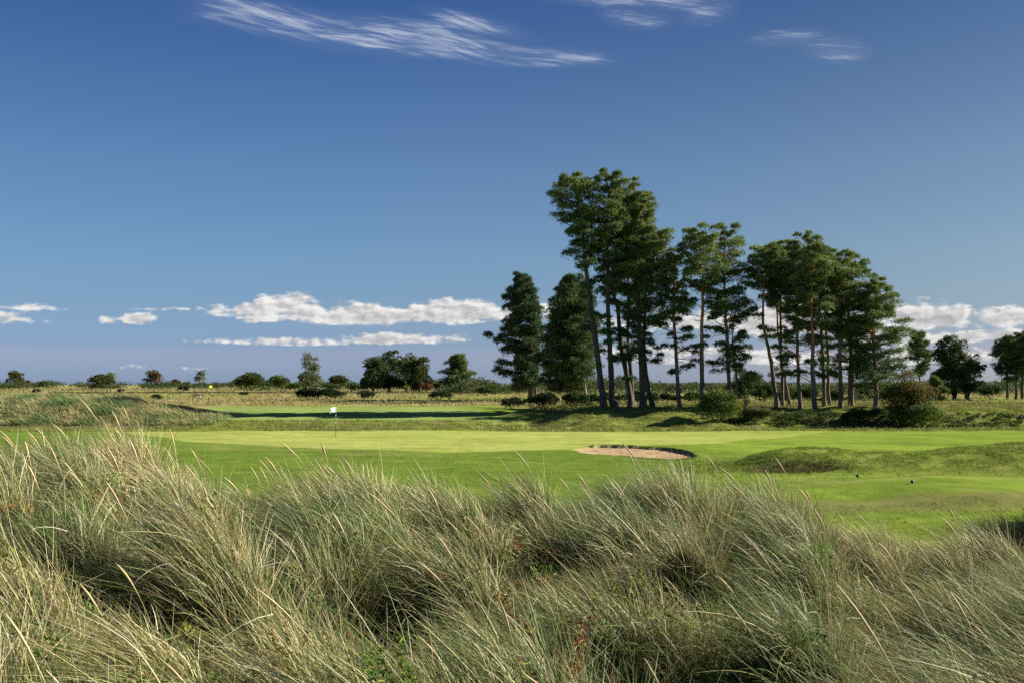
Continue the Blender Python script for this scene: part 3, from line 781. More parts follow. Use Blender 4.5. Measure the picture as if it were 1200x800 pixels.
# dense pines farther back
G2 = 'dense broad pines before the copse'
pine(150, [(622, 460), (624, 420), (622, 380), (616, 345), (612, 328)], [(458, 596, 624), (440, 584, 628), (415, 576, 629), (395, 573, 629), (370, 580, 630), (345, 592, 626), (324, 606, 618)],
     'dense blue green pine with its crown swept away from the copse', rad=.34, nlimb=95, dens=1.6, pad=.85, flat=.6, group=G2, hue=C(.058, .095, .042), dead=2)
pine(150, [(627, 460), (629, 420), (630, 380), (628, 350)], [(420, 622, 636), (390, 620, 636), (350, 618, 632)],
     'narrow bare-trunked pine pressed against the dense swept one', rad=.22, nlimb=16, dens=.8, group=G2, dead=8)
pine(140, [(670, 462), (669, 420), (668, 370), (668, 335)], [(458, 632, 690), (430, 625, 700), (400, 632, 706), (370, 642, 704), (345, 652, 694), (326, 664, 680)],
     'dense wide pine directly before the leaning trunk of the copse', rad=.3, nlimb=110, dens=1.5, pad=.9, flat=.6, group=G2, hue=C(.066, .105, .036), dead=2)
t = pine(138, [(687, 460), (684, 440), (680, 418), (677, 405)], [(412, 674, 684), (405, 675, 681)], 'pale dead pine stem in the dense wide pine', rad=.2, bark=M_dead, nlimb=3, dead=10, group=None, name='dead_pine', dens=.3)
# far right
pine(170, [(1078, 457), (1077, 430), (1076, 392)], [(440, 1066, 1086), (420, 1064, 1088), (405, 1066, 1086), (391, 1072, 1082)],
     'slender open-crowned pine beyond the hawthorn, before the broad dark trees', rad=.2, nlimb=34, dens=1.0, group=None, dead=4, tone=.8)
pine(120, [(1096, 476), (1096, 462), (1095, 446)], [(470, 1086, 1106), (462, 1083, 1108), (452, 1088, 1102), (445, 1093, 1098)],
     'small young pine on a short bare stem at the mown edge', rad=.1, nlimb=22, dens=1.3, group=None, dead=0, pad=.9)
pine(240, [(538, 457), (537, 440), (537, 418)], [(454, 520, 556), (445, 519, 557), (436, 521, 551), (428, 524, 546), (418, 533, 542)],
     'single spreading pine by itself between the dense grove and the blue green pine', rad=.3, nlimb=46, dens=1.3, group=None, dead=0, pad=1.0)

sward_leaves()
# broadleaf trees and bushes
def bush(name, cat, Y, cx, x0, x1, ytop, label, hue, n=14, leaf=None, group=None, trunk=0, jit=.2, ybase=None, dens=1., hue2=None, stems=3, up=.3, shape=1.0):
    sz = Y/F
    X = wx(cx, Y); z = h1(X, Y); rx = (x1-x0)*sz/2; xc = wx((x0+x1)/2, Y); zt = wz(ytop, Y); zb = z+trunk
    rz = max((zt-zb)/2, .25); zc_ = zb+rz
    org = np.array([X, Y, z]); root = empty(name, org, label, cat, group)
    tk = Acc()
    for k in range(stems):
        e = np.array([xc+random.uniform(-.5, .5)*rx, Y+random.uniform(-.4, .4)*rx, zc_+random.uniform(-.1, .6)*rz])
        b = np.array([X+random.uniform(-.08, .08)*rx*(0 if stems == 1 else 1), Y, z-.1]); r0 = max(.04, .045*rz)
        v, f = tube(spline([b, (b*.6+e*.4)+np.array([random.uniform(-.1, .1)*rx, 0, 0]), e], 9), np.linspace(r0, r0*.3, 9), 6); tk.add(v-org, f)
        for w in range(4):
            q = random.uniform(.4, .9); s = b*(1-q)+e*q; e2 = e+rng.normal(0, .45, 3)*np.array([rx, rx, rz*.7])
            v, f = tube(np.array([s, (s+e2)/2, e2]), [r0*.4, r0*.3, r0*.12], 4); tk.add(v-org, f)
    tk.build('trunk' if 'tree' in name else 'stems', M_bark, root, True)
    d = unit(rng.normal(0, 1, (n, 3))); d[:, 2] = np.where(trunk > 0, d[:, 2], np.abs(d[:, 2])*1.3-.35)
    rr = (rng.uniform(.20, .80, n) if n < 24 else rng.uniform(.15, .95, n))[:, None]**.7
    if trunk < 1.3:
        low = d[:, 2] < .1; hh = np.linalg.norm(d[:, :2], axis=1)+1e-6
        d[low, :2] *= (1/np.maximum(hh[low], .35))[:, None]**.8
    cen = np.array([xc, Y, zc_]) + d*rr*np.array([rx, rx*.8, rz])*shape
    br = (rng.uniform(.30, .50, n) if n < 24 else rng.uniform(.24, .40, n) if n < 40 else rng.uniform(.17, .36, n))*min(rx, rz*(2.1 if n < 24 else 1.5))
    lf = leaf or max(.09, 1.5*sz)
    hue = np.array(hue); cols = np.repeat(hue[None], n, 0)*rng.uniform(.75, 1.25, n)[:, None]
    if hue2 is not None: cols = np.where((rng.random(n) < .4)[:, None], np.array(hue2)*rng.uniform(.8, 1.2, n)[:, None], cols)
    nt = int(np.clip(9.0*dens*(np.mean(br)/lf)**2, 30, 700))
    A = Acc()
    pads(A, cen-org, br*1.05, np.minimum(br*.95, rz*.6), nt, lf*1.25, lf*.95, cols, up, 1)
    A.build('crown', M_leaf, root)
    return root
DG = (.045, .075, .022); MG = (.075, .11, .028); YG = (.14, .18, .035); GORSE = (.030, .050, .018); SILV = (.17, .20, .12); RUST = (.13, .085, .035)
# near bank shrubs
bush('bush', 'bush', 87, 840, 816, 870, 458, 'yellow green leafy bush at the foot of the round-crowned pine', (.16, .20, .035), 60, dens=1.1, hue2=MG)
bush('hawthorn_tree', 'tree', 88, 1058, 1030, 1092, 438, 'hawthorn with rusty red berries and a dark stem at the bank end', (.095, .115, .028), 80, trunk=.3, dens=.75, hue2=(.14, .11, .03), stems=4, shape=1.0)
bush('bush', 'bush', 87, 1074, 1040, 1106, 474, 'low bright green bramble under the berried hawthorn', (.12, .17, .03), 22, dens=1.3, hue2=MG)
bush('bush', 'bush', 88.5, 1010, 985, 1045, 479, 'dark bramble mound along the ditch before the hawthorn', DG, 18, dens=1.3)
bush('bush', 'bush', 88, 950, 900, 990, 482, 'long low bramble along the ditch below the middle pines', DG, 22, dens=1.3, hue2=MG)
bush('bush', 'bush', 88, 885, 862, 915, 476, 'loose weedy thicket beside the yellow green bush', MG, 16, dens=1.0, hue2=(.16, .14, .05))
bush('sapling', 'sapling', 88, 873, 868, 880, 452, 'thin upright sapling with few leaves by the yellow green bush', MG, 9, dens=.4, stems=4)
bush('bush', 'bush', 108, 600, 582, 618, 466, 'dark gorse bush lowest and outermost under the dense pines', GORSE, 14, dens=1.5)
bush('bush', 'bush', 107, 640, 612, 662, 461, 'dark gorse bush between the two dense pines', GORSE, 18, dens=1.5)
bush('bush', 'bush', 108, 668, 655, 690, 458, 'tall dark juniper-like bush under the wide dense pine', DG, 14, dens=1.4)
bush('bush', 'bush', 109, 695, 675, 716, 463, 'dark gorse bush behind the leaning pine trunk', GORSE, 14, dens=1.5)
bush('bush', 'bush', 112, 733, 716, 748, 462, 'dark bush showing between the clump trunks', GORSE, 12, dens=1.4)
bush('bush', 'bush', 125, 785, 772, 800, 460, 'round dark gorse bush on the mown strip seen past the clump', GORSE, 12, dens=1.5)
bush('bush', 'bush', 120, 895, 880, 912, 452, 'dark broad bush behind the forked leaning pine', DG, 14, dens=1.4)
bush('bush', 'bush', 130, 930, 905, 950, 455, 'mid green bush behind the thin pines', MG, 14, dens=1.4)
bush('bush', 'bush', 125, 1000, 988, 1020, 462, 'greyish round bush behind the forked thick pine', (.10, .12, .05), 12, dens=1.4)
bush('bush', 'bush', 126, 966, 948, 984, 466, 'small dark gorse bush behind the close pair of pines', GORSE, 12, dens=1.4)
bush('bush', 'bush', 124, 880, 850, 905, 440, 'wide leafy thicket filling the gap under the layered pine', DG, 18, dens=1.2, hue2=MG)
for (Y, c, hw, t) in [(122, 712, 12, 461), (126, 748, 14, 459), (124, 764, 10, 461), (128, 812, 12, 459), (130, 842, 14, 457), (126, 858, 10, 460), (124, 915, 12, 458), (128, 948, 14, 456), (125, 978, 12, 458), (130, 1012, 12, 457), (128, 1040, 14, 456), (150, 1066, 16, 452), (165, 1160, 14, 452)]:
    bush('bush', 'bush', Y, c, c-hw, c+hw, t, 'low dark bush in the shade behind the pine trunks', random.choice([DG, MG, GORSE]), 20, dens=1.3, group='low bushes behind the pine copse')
# far gorse on the straw
for (Y, c, a, b, t, lb) in [(150, 362, 348, 377, 455, 'flat-topped dark gorse bush, first of the pair joined on the straw rough'), (149, 388, 366, 406, 456, 'longest dark gorse bush of the joined pair on the straw rough'),
                            (150, 428, 416, 440, 459, 'lone round dark gorse bush before the dense grove'), (152, 515, 498, 530, 459, 'low ragged dark gorse bush before the single pine'),
                            (190, 285, 279, 292, 461, 'small dark gorse dot on the straw past the yellow flag'), (150, 183, 178, 189, 463, 'small dark bush on the mown strip below the rusty round tree'),
                            (230, 43, 39, 47, 456, 'tiny dark bush by the fence start'), (240, 141, 137, 145, 456.5, 'tiny dark bush by the fence under the silver-topped tree'),
                            (260, 216, 208, 224, 453, 'low dull bush behind the fence near the silver cone tree')]:
    bush('gorse_bush', 'bush', Y, c, a, b, t, lb, GORSE, 18, dens=1.6, group='gorse bushes on the far rough')
# left far trees
bush('round_tree', 'tree', 330, 20, 7, 28, 434, 'small round tree on a pale short trunk at the far field edge', (.085, .10, .025), 26, trunk=1.0, dens=1.3, stems=1)
bush('bush', 'bush', 335, 30, 24, 38, 446, 'brown green bush touching the small round tree', (.08, .075, .03), 10)
bush('bush', 'bush', 340, 51, 43, 60, 446, 'low green bush on the sea horizon past the small round tree', (.075, .085, .03), 12)
bush('bush', 'bush', 290, 118, 106, 134, 439, 'dark spreading bush beside the silvery poplar top', DG, 18, dens=1.3, hue2=(.09, .085, .03))
bush('poplar_tree', 'tree', 299, 130.5, 124, 137, 432.5, 'thin silvery poplar rising from the dark spreading bush', (.22, .26, .15), 16, dens=1.5, stems=1)
bush('round_tree', 'tree', 360, 179, 168, 191, 434.5, 'domed rusty brown tree alone by the sea horizon', RUST, 24, trunk=.5, dens=1.4, hue2=(.08, .09, .03))
bush('round_tree', 'tree', 360, 206, 200, 213, 445, 'low rusty dome bush after the larger rusty tree', RUST, 12, dens=1.3)
bush('bush', 'bush', 350, 218, 214, 223, 447, 'small grey green bush after the low rusty dome', (.09, .10, .05), 8)
bush('poplar_tree', 'tree', 270, 236, 228, 243, 430, 'silver grey cone-shaped young poplar by the yellow flag', SILV, 18, dens=1.3, stems=1, shape=.95)
bush('bush', 'bush', 285, 293, 276, 311, 439, 'large rounded green bush starting the long hedge', (.09, .11, .025), 22, dens=1.4, hue2=DG)
bush('bush', 'bush', 280, 325, 313, 340, 439, 'pointed lighter green bush in the long hedge', (.10, .14, .03), 18, dens=1.3, hue2=MG)
bush('bush', 'bush', 270, 312, 303, 322, 448, 'small dark bush between the two large hedge bushes', DG, 10)
bush('poplar_tree', 'tree', 262, 363, 352, 374, 410, 'tall airy silver poplar with two-part crown above the hedge', (.14, .17, .09), 22, dens=1.0, stems=2, trunk=2.5)
bush('bush', 'bush', 258, 363, 348, 378, 437, 'silvery bush around the base of the airy poplar', (.13, .16, .08), 14, dens=1.3)
bush('bush', 'bush', 300, 396, 383, 409, 441, 'umbrella-shaped dark tree-like bush between poplar and grove', (.065, .075, .025), 16, dens=1.3)
for (c, a, b, t, lb) in [(345, 330, 360, 449, 'bright mid green hedge bush below the airy poplar'), (390, 375, 402, 450, 'bright mid green hedge bush below the umbrella-shaped one'),
                         (412, 400, 424, 449, 'bright mid green hedge bush next to the dense grove'), (300, 285, 320, 452, 'mid green hedge bush below the large rounded bush')]:
    bush('hedge_bush', 'bush', 245, c, a, b, t, lb, (.08, .12, .025), 14, dens=1.3, group='green bushes along the hedge')
# dense grove
bush('broadleaf_tree', 'tree', 235, 438, 421, 456, 416, 'grove tree with a ragged grey green crown, outermost towards the poplar', (.085, .115, .05), 60, trunk=.2, dens=1.3, hue2=DG)
bush('broadleaf_tree', 'tree', 240, 456, 438, 474, 407, 'highest tree of the dense grove, crown dark green', DG, 70, trunk=.2, dens=1.4, hue2=(.085, .115, .045))
bush('broadleaf_tree', 'tree', 245, 476, 462, 492, 411, 'grove tree behind the highest one, rounded dark crown', DG, 50, trunk=.2, dens=1.3, hue2=MG)
bush('broadleaf_tree', 'tree', 236, 486, 472, 507, 417, 'broad olive tree at the single-pine end of the dense grove', (.075, .09, .03), 70, trunk=.2, dens=1.4)
bush('bush', 'bush', 232, 477, 472, 483, 450, 'small yellow green shrub at the foot of the grove', YG, 8)
bush('bush', 'bush', 232, 498, 489, 507, 450, 'shrub with red autumn leaves at the foot of the grove', (.16, .035, .028), 10, hue2=(.08, .09, .03), dens=.8)
bush('bush', 'bush', 236, 510, 506, 516, 448, 'small dark bush between the grove and the single pine', DG, 8)
bush('bush', 'bush', 230, 560, 548, 574, 446, 'olive bush behind the fence next to the single pine', (.08, .09, .03), 14)
bush('bush', 'bush', 190, 570, 556, 586, 452, 'dense rounded green bush beside the blue green pine', (.055, .085, .025), 18, dens=1.4)
bush('bush', 'bush', 215, 537, 528, 548, 452, 'yellowish scrub under the single pine', (.12, .15, .035), 10)
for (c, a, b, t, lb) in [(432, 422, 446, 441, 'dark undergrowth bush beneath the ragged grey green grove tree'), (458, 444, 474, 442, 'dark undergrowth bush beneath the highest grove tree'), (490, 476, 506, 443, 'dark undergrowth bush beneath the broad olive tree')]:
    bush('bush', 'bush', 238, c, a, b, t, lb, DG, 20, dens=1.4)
# far right dark trees
bush('broadleaf_tree', 'tree', 150, 1118, 1094, 1136, 392, 'broad many-stemmed dark tree beyond the mown strip', (.055, .08, .03), 120, trunk=.8, dens=1.2, stems=6)
bush('broadleaf_tree', 'tree', 154, 1132, 1118, 1153, 410, 'lower dark tree merged with the broad many-stemmed one', (.055, .08, .03), 70, trunk=.8, dens=1.2, stems=4)
bush('bush', 'bush', 150, 1108, 1098, 1120, 448, 'dark bush at the foot of the broad many-stemmed tree', GORSE, 12)
bush('bush', 'bush', 152, 1134, 1122, 1146, 446, 'dark bush at the foot of the lower merged tree', GORSE, 12)
pine(152, [(1181, 467), (1180, 430), (1181, 402)], [(440, 1160, 1192), (425, 1164, 1196), (410, 1166, 1196), (398, 1172, 1190)],
     'outermost pine of the dark group cut by the frame edge, with a low side bough', rad=.22, nlimb=36, dens=.9, group='dark pines at the frame edge', tone=.75)
pine(154, [(1190, 468), (1190, 430), (1192, 400)], [(440, 1178, 1204), (420, 1176, 1208), (404, 1180, 1206), (394, 1186, 1200)],
     'middle pine of the dark group cut by the frame edge', rad=.22, nlimb=36, dens=.9, group='dark pines at the frame edge', tone=.75)
pine(150, [(1198, 468), (1199, 430), (1203, 398)], [(445, 1186, 1222), (420, 1184, 1226), (404, 1188, 1222), (392, 1196, 1212)],
     'thickest pine of the dark group, half outside the frame', rad=.26, nlimb=40, dens=.9, group='dark pines at the frame edge', tone=.75)

# far scrub line (one mass)
def scrub():
    A = Acc(); cen = []; rh = []; cols = []
    for px in np.arange(-120, 1330, 2.2):
        Y = random.uniform(300, 380)
        if px > 520: Y = random.uniform(200, 260)
        x = wx(px, Y)
        hgt = .75+1.5*max(0, float(noise(np.array([px/34.]), np.array([.7]))[0])+.25)
        if 62 < px < 92 or 134 < px < 165: 
            if random.random() < .85: continue
        if px > 520: hgt = 1.1+1.3*max(0, float(noise(np.array([px/38.]), np.array([4.7]))[0])+.4)
        elif px > 250: hgt += .35
        z = h1(x, Y)
        for q in range(2):
            cen.append((x+random.uniform(-1, 1), Y+random.uniform(-6, 6), z+hgt*random.uniform(.3, .75))); rh.append(hgt*random.uniform(.6, 1.0)+.2)
            cols.append(np.array(random.choice([DG, DG, MG, (.09, .085, .035), (.06, .07, .03)]))*random.uniform(.7, 1.2))
    cen, rh, cols = map(np.array, (cen, rh, cols))
    pads(A, cen, rh*1.5, rh*.8, 90, .42, .32, cols, .3, 1)
    o = A.build('scrub', M_leaf); tag(o, 'low dark scrub line along the far edge of the links', 'scrub', kind='stuff')
scrub()
# low dark weeds bordering the fence and the ditch
def border():
    A = Acc(); cen = []; rh = []; cols = []
    for px in np.arange(60, 600, 1.6):
        Y = 214+random.uniform(-2, 2); x = wx(px, Y); h = random.uniform(.15, .4)
        cen.append((x, Y, h1(x, Y)+.1)); rh.append(h); cols.append(np.array(random.choice([DG, HEATH, MG])))
    for px in np.arange(820, 1200, 1.6):
        Y = 89+random.uniform(-2, 2); x = wx(px, Y); h = random.uniform(.12, .38)*(1 if px < 1060 else .5)
        cen.append((x, Y, h1(x, Y)+.08)); rh.append(h); cols.append(np.array(random.choice([DG, MG, (.12, .15, .03)])))
    cen, rh, cols = map(np.array, (cen, rh, cols))
    pads(A, cen, rh*2.0, rh*.9, 60, .16, .11, cols, .3, 1)
    o = A.build('undergrowth', M_leaf); tag(o, 'dark weedy undergrowth along the ditch and the fence foot', 'undergrowth', kind='stuff')
border()

# ------------------------------------------------------------------ fence
def fence(pxs, Yf, label, nm='post_and_wire_fence'):
    x0 = wx(pxs[0], Yf(pxs[0])); Y0 = Yf(pxs[0]); org = np.array([x0, Y0, h1(x0, Y0)])
    root = empty(nm, org, label, 'fence', None)
    tops = []
    for px in pxs:
        Y = Yf(px); x = wx(px, Y); z = h1(x, Y); hh = random.uniform(1.05, 1.35)
        lx = random.uniform(-.06, .06)
        v, f = tube(np.array([(x, Y, z-.2), (x+lx*.5, Y, z+hh*.6), (x+lx, Y, z+hh), (x+lx, Y, z+hh+.03)])-org, [.11, .105, .10, .02], 8)
        a = Acc(); a.add(v, f); a.build('post', M_post, root, True); tops.append((x+lx, Y, z))
    for k, q in enumerate((.35, .7, 1.0)):
        v, f = tube(np.array([(x, Y, z+q) for x, Y, z in tops])-org, [.008]*len(tops), 4)
        a = Acc(); a.add(v, f); a.build('wire', M_wire, root)
fence([15, 28, 42, 57, 72, 85, 98, 113, 126, 130, 142, 157, 170, 186, 200, 214, 228, 243, 258, 272, 287, 302, 317, 332, 347, 362, 377, 392, 403, 417, 432, 447, 463, 478, 493, 507, 521, 536, 551, 566, 580, 595],
      lambda p: 220+.02*(p-300)*.2, 'weathered post and wire fence crossing the straw rough towards the dense pines')
fence([622, 636, 650, 662, 676, 690, 704, 716, 730, 745, 760, 775, 790, 805, 820, 836, 850, 866, 880, 896, 912, 928, 944, 960, 976, 992, 1008, 1024, 1040],
      lambda p: 185.+.01*(p-700), 'weathered post and wire fence seen between the copse trunks')

# ------------------------------------------------------------------ golf flags, tee markers
def flagstick(px, Y, label, flagmat, banded=True, hh=2.15, name='golf_flagstick', flagside=-1, fs=1.):
    x = wx(px, Y); z = h1(x, Y); root = empty(name, (x, Y, z), label, 'golf flag', None)
    z0 = -.12
    cuts = np.concatenate([[z0, .95], np.linspace(1.1, 1.75, 6), [hh]]) if banded else np.array([z0, hh])
    for k in range(len(cuts)-1):
        mat = (M_black if k % 2 == 0 else M_white) if banded else M_white
        v, f = tube([(0, 0, cuts[k]), (0, 0, cuts[k+1])], [.014*fs+.006]*2, 10); a = Acc(); a.add(v, f)
        a.build('pole_section', mat, root, True)
    # hanging cloth with folds
    nx, nz = 22, 14; w, h = .60*fs, .40*fs; v = []
    for j in range(nz):
        for i in range(nx):
            u = i/(nx-1); t = j/(nz-1)
            xx = flagside*(.02+u*w*(.98-.12*t*u)); yy = .035*math.sin(u*7+t*1.5)*u
            zz = hh-.02-t*h*(1-.08*u) - .10*u*u
            v.append((xx, yy, zz))
    i = (np.arange(nz-1)*nx)[:, None]; j = np.arange(nx-1)[None]
    f = np.stack([i+j, i+j+1, i+nx+j+1, i+nx+j], -1).reshape(-1, 4)
    o = mesh_np('flag', v, f, flagmat, None, True, root); o.rotation_euler.z = R(42)
    sd = o.modifiers.new('thick', 'SOLIDIFY'); sd.thickness = .004
    th = np.linspace(0, 2*math.pi, 25)[:-1]
    ring = [(0, 0, .012)]+[(math.cos(a)*.055, math.sin(a)*.055, .012) for a in th]
    me = bpy.data.meshes.new('cup'); me.from_pydata(ring, [], [(0, k+1, (k+1) % 24+1) for k in range(24)]); me.materials.append(M_cup)
    c = bpy.data.objects.new('cup', me); COL.objects.link(c); c.parent = root
flagstick(393.5, 72.0, 'white golf flag hanging from a black and white banded stick on the near green', M_white, fs=.88)
flagstick(248.5, 205, 'yellow golf flag on a far green near the fence', M_yellow, False, 1.9, flagside=-1, fs=1.2)
flagstick(251.5, 150, 'thin bare stick standing at the edge of the upper green', M_black, False, .9, name='marker_stick', fs=.4)
def tee_marker(px, Y, label):
    x = wx(px, Y); z = h1(x, Y); root = empty('tee_marker', (x, Y, z), label, 'tee marker', 'black tee markers')
    bpy_me = bpy.data.meshes.new('ball'); import bmesh
    bm = bmesh.new(); bmesh.ops.create_uvsphere(bm, u_segments=24, v_segments=16, radius=.062)
    for v in bm.verts: v.co.z += .075
    bm.to_mesh(bpy_me); bm.free()
    for p in bpy_me.polygons: p.use_smooth = True
    bpy_me.materials.append(M_black); b = bpy.data.objects.new('ball', bpy_me); COL.objects.link(b); b.parent = root
    v, f = tube([(0, 0, -.1), (0, 0, .03)], [.012, .012], 8); a = Acc(); a.add(v, f); a.build('spike', M_post, root)
tee_marker(1005, 38.8, 'black ball tee marker farther back on the tee, by the mound')
tee_marker(1069, 35.3, 'black ball tee marker nearer the front of the tee')
# small low bench-like thing and pale marker by the upper green
def low_bench(px, Y, label):
    x = wx(px, Y); z = h1(x, Y); root = empty('bench', (x, Y, z), label, 'bench', None)
    a = Acc()
    def box(acc, c, s):
        c = np.array(c); s = np.array(s)/2
        v = np.array([[sx, sy, sz] for sx in (-1, 1) for sy in (-1, 1) for sz in (-1, 1)])*s+c
        acc.add(v, [[0, 1, 3, 2], [4, 6, 7, 5], [0, 4, 5, 1], [2, 3, 7, 6], [0, 2, 6, 4], [1, 5, 7, 3]])
    for dy in (-.16, 0, .16): box(a, (0, dy, .45), (1.5, .13, .05))
    a.build('seat', M_post, root)
    a = Acc(); 
    for q in (.68, .85): box(a, (0, .26, q), (1.5, .04, .12))
    a.build('backrest', M_post, root)
    for sx in (-.6, .6):
        a = Acc(); box(a, (sx, -.12, .21), (.08, .08, .42)); a.build('leg', M_post, root)
        a = Acc(); box(a, (sx, .22, .44), (.08, .06, .88)); a.build('leg', M_post, root)
low_bench(231, 150, 'small weathered wooden bench on the straw beyond the upper green')
def marker_post(px, Y, hh, label):
    x = wx(px, Y); z = h1(x, Y)
    v, f = tube([(0, 0, -.1), (0, 0, hh*.9), (0, 0, hh)], [.12, .12, .03], 12); a = Acc(); a.add(v, f)
    o = a.build('marker_post', M_white, None, True); o.location = (x, Y, z); tag(o, label, 'post')
marker_post(234.5, 150, .6, 'short white post beside the small bench')

# ------------------------------------------------------------------ world
def world():
    w = bpy.data.worlds.new('World'); w.cycles.sampling_method = 'MANUAL'; w.cycles.sample_map_resolution = 256; sc.world = w; w.use_nodes = True
    nt = w.node_tree; nt.nodes.clear(); L = nt.links.new
    class V:
        def __init__(s, k): s.k = k
        def op(s, o, *b, clamp=False):
            n = nt.nodes.new('ShaderNodeMath'); n.operation = o; n.use_clamp = clamp
            for i, q in enumerate((s,)+b):
                if isinstance(q, V): L(q.k, n.inputs[i])
                else: n.inputs[i].default_value = float(q)
            return V(n.outputs[0])
        def __add__(s, b): return s.op('ADD', b)
        def __radd__(s, b): return s.op('ADD', b)
        def __sub__(s, b): return s.op('SUBTRACT', b)
        def __mul__(s, b): return s.op('MULTIPLY', b)
        def __rmul__(s, b): return s.op('MULTIPLY', b)
        def __truediv__(s, b): return s.op('DIVIDE', b)
        def max(s, b): return s.op('MAXIMUM', b)
    def rng_(v, a, b, c, d, smooth=True):
        n = nt.nodes.new('ShaderNodeMapRange'); n.interpolation_type = 'SMOOTHSTEP' if smooth else 'LINEAR'
        L(v.k, n.inputs['Value'])
        for k, q in zip(('From Min', 'From Max', 'To Min', 'To Max'), (a, b, c, d)): n.inputs[k].default_value = q
        return V(n.outputs[0])
    def mixc(f, a, b):
        n = nt.nodes.new('ShaderNodeMix'); n.data_type = 'RGBA'
        L(f.k, n.inputs['Factor'])
        for nm, q in (('A', a), ('B', b)):
            if isinstance(q, tuple): n.inputs[nm].default_value = (*q, 1)
            else: L(q, n.inputs[nm])
        return n.outputs['Result']
    sky = nt.nodes.new('ShaderNodeTexSky'); sky.sky_type = 'NISHITA'; sky.sun_disc = False
    sky.sun_elevation = R(SUN_EL); sky.sun_rotation = R(SUN_AZ)
    sky.altitude = 0; sky.air_density = 1.0; sky.dust_density = .4; sky.ozone_density = 3.0
    tc = nt.nodes.new('ShaderNodeTexCoord'); sx = nt.nodes.new('ShaderNodeSeparateXYZ'); L(tc.outputs['Generated'], sx.inputs[0])
    x, y, z = (V(sx.outputs[i]) for i in range(3))
    az = x.op('ARCTAN2', y)                       # 0 ahead, + right
    hl = (x*x+y*y).op('SQRT'); v = z/hl           # tangent of elevation
    AZ = lambda px: math.atan((px-600)/F)
    VV = lambda px, py: (HY-py)/F*math.cos(AZ(px))
    # grade of the clear sky (polarised deep blue, lilac sea haze low down)
    tint = nt.nodes.new('ShaderNodeValToRGB'); cr = tint.color_ramp; cr.interpolation = 'LINEAR'
    stops = SKYRAMP
    while len(cr.elements) < len(stops): cr.elements.new(.5)
    for e, (p, c) in zip(cr.elements, stops): e.position = p; e.color = (*c, 1)
    L((v*2.0).k, tint.inputs['Fac'])
    mul = nt.nodes.new('ShaderNodeMix'); mul.data_type = 'RGBA'; mul.blend_type = 'MULTIPLY'; mul.inputs['Factor'].default_value = 1
    L(sky.outputs[0], mul.inputs['A']); L(tint.outputs[0], mul.inputs['B'])
    side = mixc(rng_(az, -.35, .50, 0, 1), (1.0, 1.0, 1.0), (.93, .79, .67))
    mul2 = nt.nodes.new('ShaderNodeMix'); mul2.data_type = 'RGBA'; mul2.blend_type = 'MULTIPLY'; mul2.inputs['Factor'].default_value = 1
    L(mul.outputs['Result'], mul2.inputs['A']); L(side, mul2.inputs['B'])
    base = mul2.outputs['Result']
    # --- cumulus
    E = [(345, 364, 50, 22, 17, 1.5), (285, 366, 62, 12, 11), (430, 370, 85, 17, 13, 1.6), (525, 368, 85, 20, 14, 1.7), (600, 366, 40, 14, 14), (310, 402, 100, 8, 4), (460, 398, 85, 9, 6),
         (168, 374, 25, 7, 6, .85), (15, 374, 34, 8, 8, .8), (40, 360, 30, 5, 5, .7), (124, 375, 11, 6, 5, .6), (195, 362, 40, 3, 3, .6),
         (650, 366, 45, 13, 12), (800, 378, 90, 16, 12), (930, 380, 100, 28, 14, 1.5), (1080, 374, 62, 22, 12, 1.6), (1110, 378, 50, 12, 8), (1190, 372, 60, 14, 10), (1150, 395, 130, 8, 6),
         (1035, 398, 60, 14, 10), (165, 430, 26, 2.5, 2, .25), (225, 431, 40, 2, 2, .15), (1020, 420, 260, 10, 8), (800, 412, 160, 7, 6)]
    comb = nt.nodes.new('ShaderNodeCombineXYZ'); L((az*1.0).k, comb.inputs[0]); L((v*2.1).k, comb.inputs[1])
    def fb(scale, detail, rough=.6, off=(0, 0, 0), vec=None, dist=0.):
        mp = nt.nodes.new('ShaderNodeVectorMath'); mp.operation = 'ADD'; mp.inputs[1].default_value = off
        L(vec or comb.outputs[0], mp.inputs[0])
        n = nt.nodes.new('ShaderNodeTexNoise'); n.inputs['Scale'].default_value = scale; n.inputs['Detail'].default_value = detail
        n.inputs['Roughness'].default_value = rough; n.inputs['Distortion'].default_value = dist; L(mp.outputs[0], n.inputs['Vector'])
        return V(n.outputs['Fac'])
    Mx = None; Sx = None
    for (px, py, rx, rt, rb, *kk) in E:
        kk = kk[0] if kk else 1.0
        cu, cv = AZ(px), VV(px, py); rxu = rx/F; rtu = rt/F; rbu = rb/F
        du = (az-cu)*(1/rxu); dv = (v-cv); dvv = (dv*(1/rtu)).max(dv*(-1/rbu))
        m = (du*du+dvv*dvv).op('MULTIPLY_ADD', -kk, kk)
        Mx = m if Mx is None else Mx.max(m)
    n1 = fb(34, 8, .62); n2 = fb(34, 8, .62, (.0045, .0065, 0)); big = fb(9, 4, .55, (3, 1, 0))
    dens = Mx.max(-2.2)*.62 + (n1-.5)*2.9 + (big-.5)*1.2
    cov = rng_(dens, .04, .60, 0, 1)
    relief = (n1-n2)*7.0
    basey = rng_(v*1.0, (HY-386)/F, (HY-350)/F, 0, 1)
    thick = rng_(dens, .45, 1.05, 0, 1)
    lum = (rng_(relief, -.55, .6, .50, 1.0, False)) * (V((thick*(basey.op('SUBTRACT', 1.0))).k)*.38+1.0)
    cl = mixc(lum, (.17*CB, .19*CB, .235*CB), (1.0*CB, .97*CB, .93*CB))
    c1 = mixc(cov*.93, base, cl)
    # --- cirrus: streaks swept with fine fibres
    pyv = (v*(-F))/(az.op('COSINE')) + HY            # height in degrees-like units of the sky
    fc = nt.nodes.new('ShaderNodeFloatCurve'); cm = fc.mapping; cu_ = cm.curves[0]
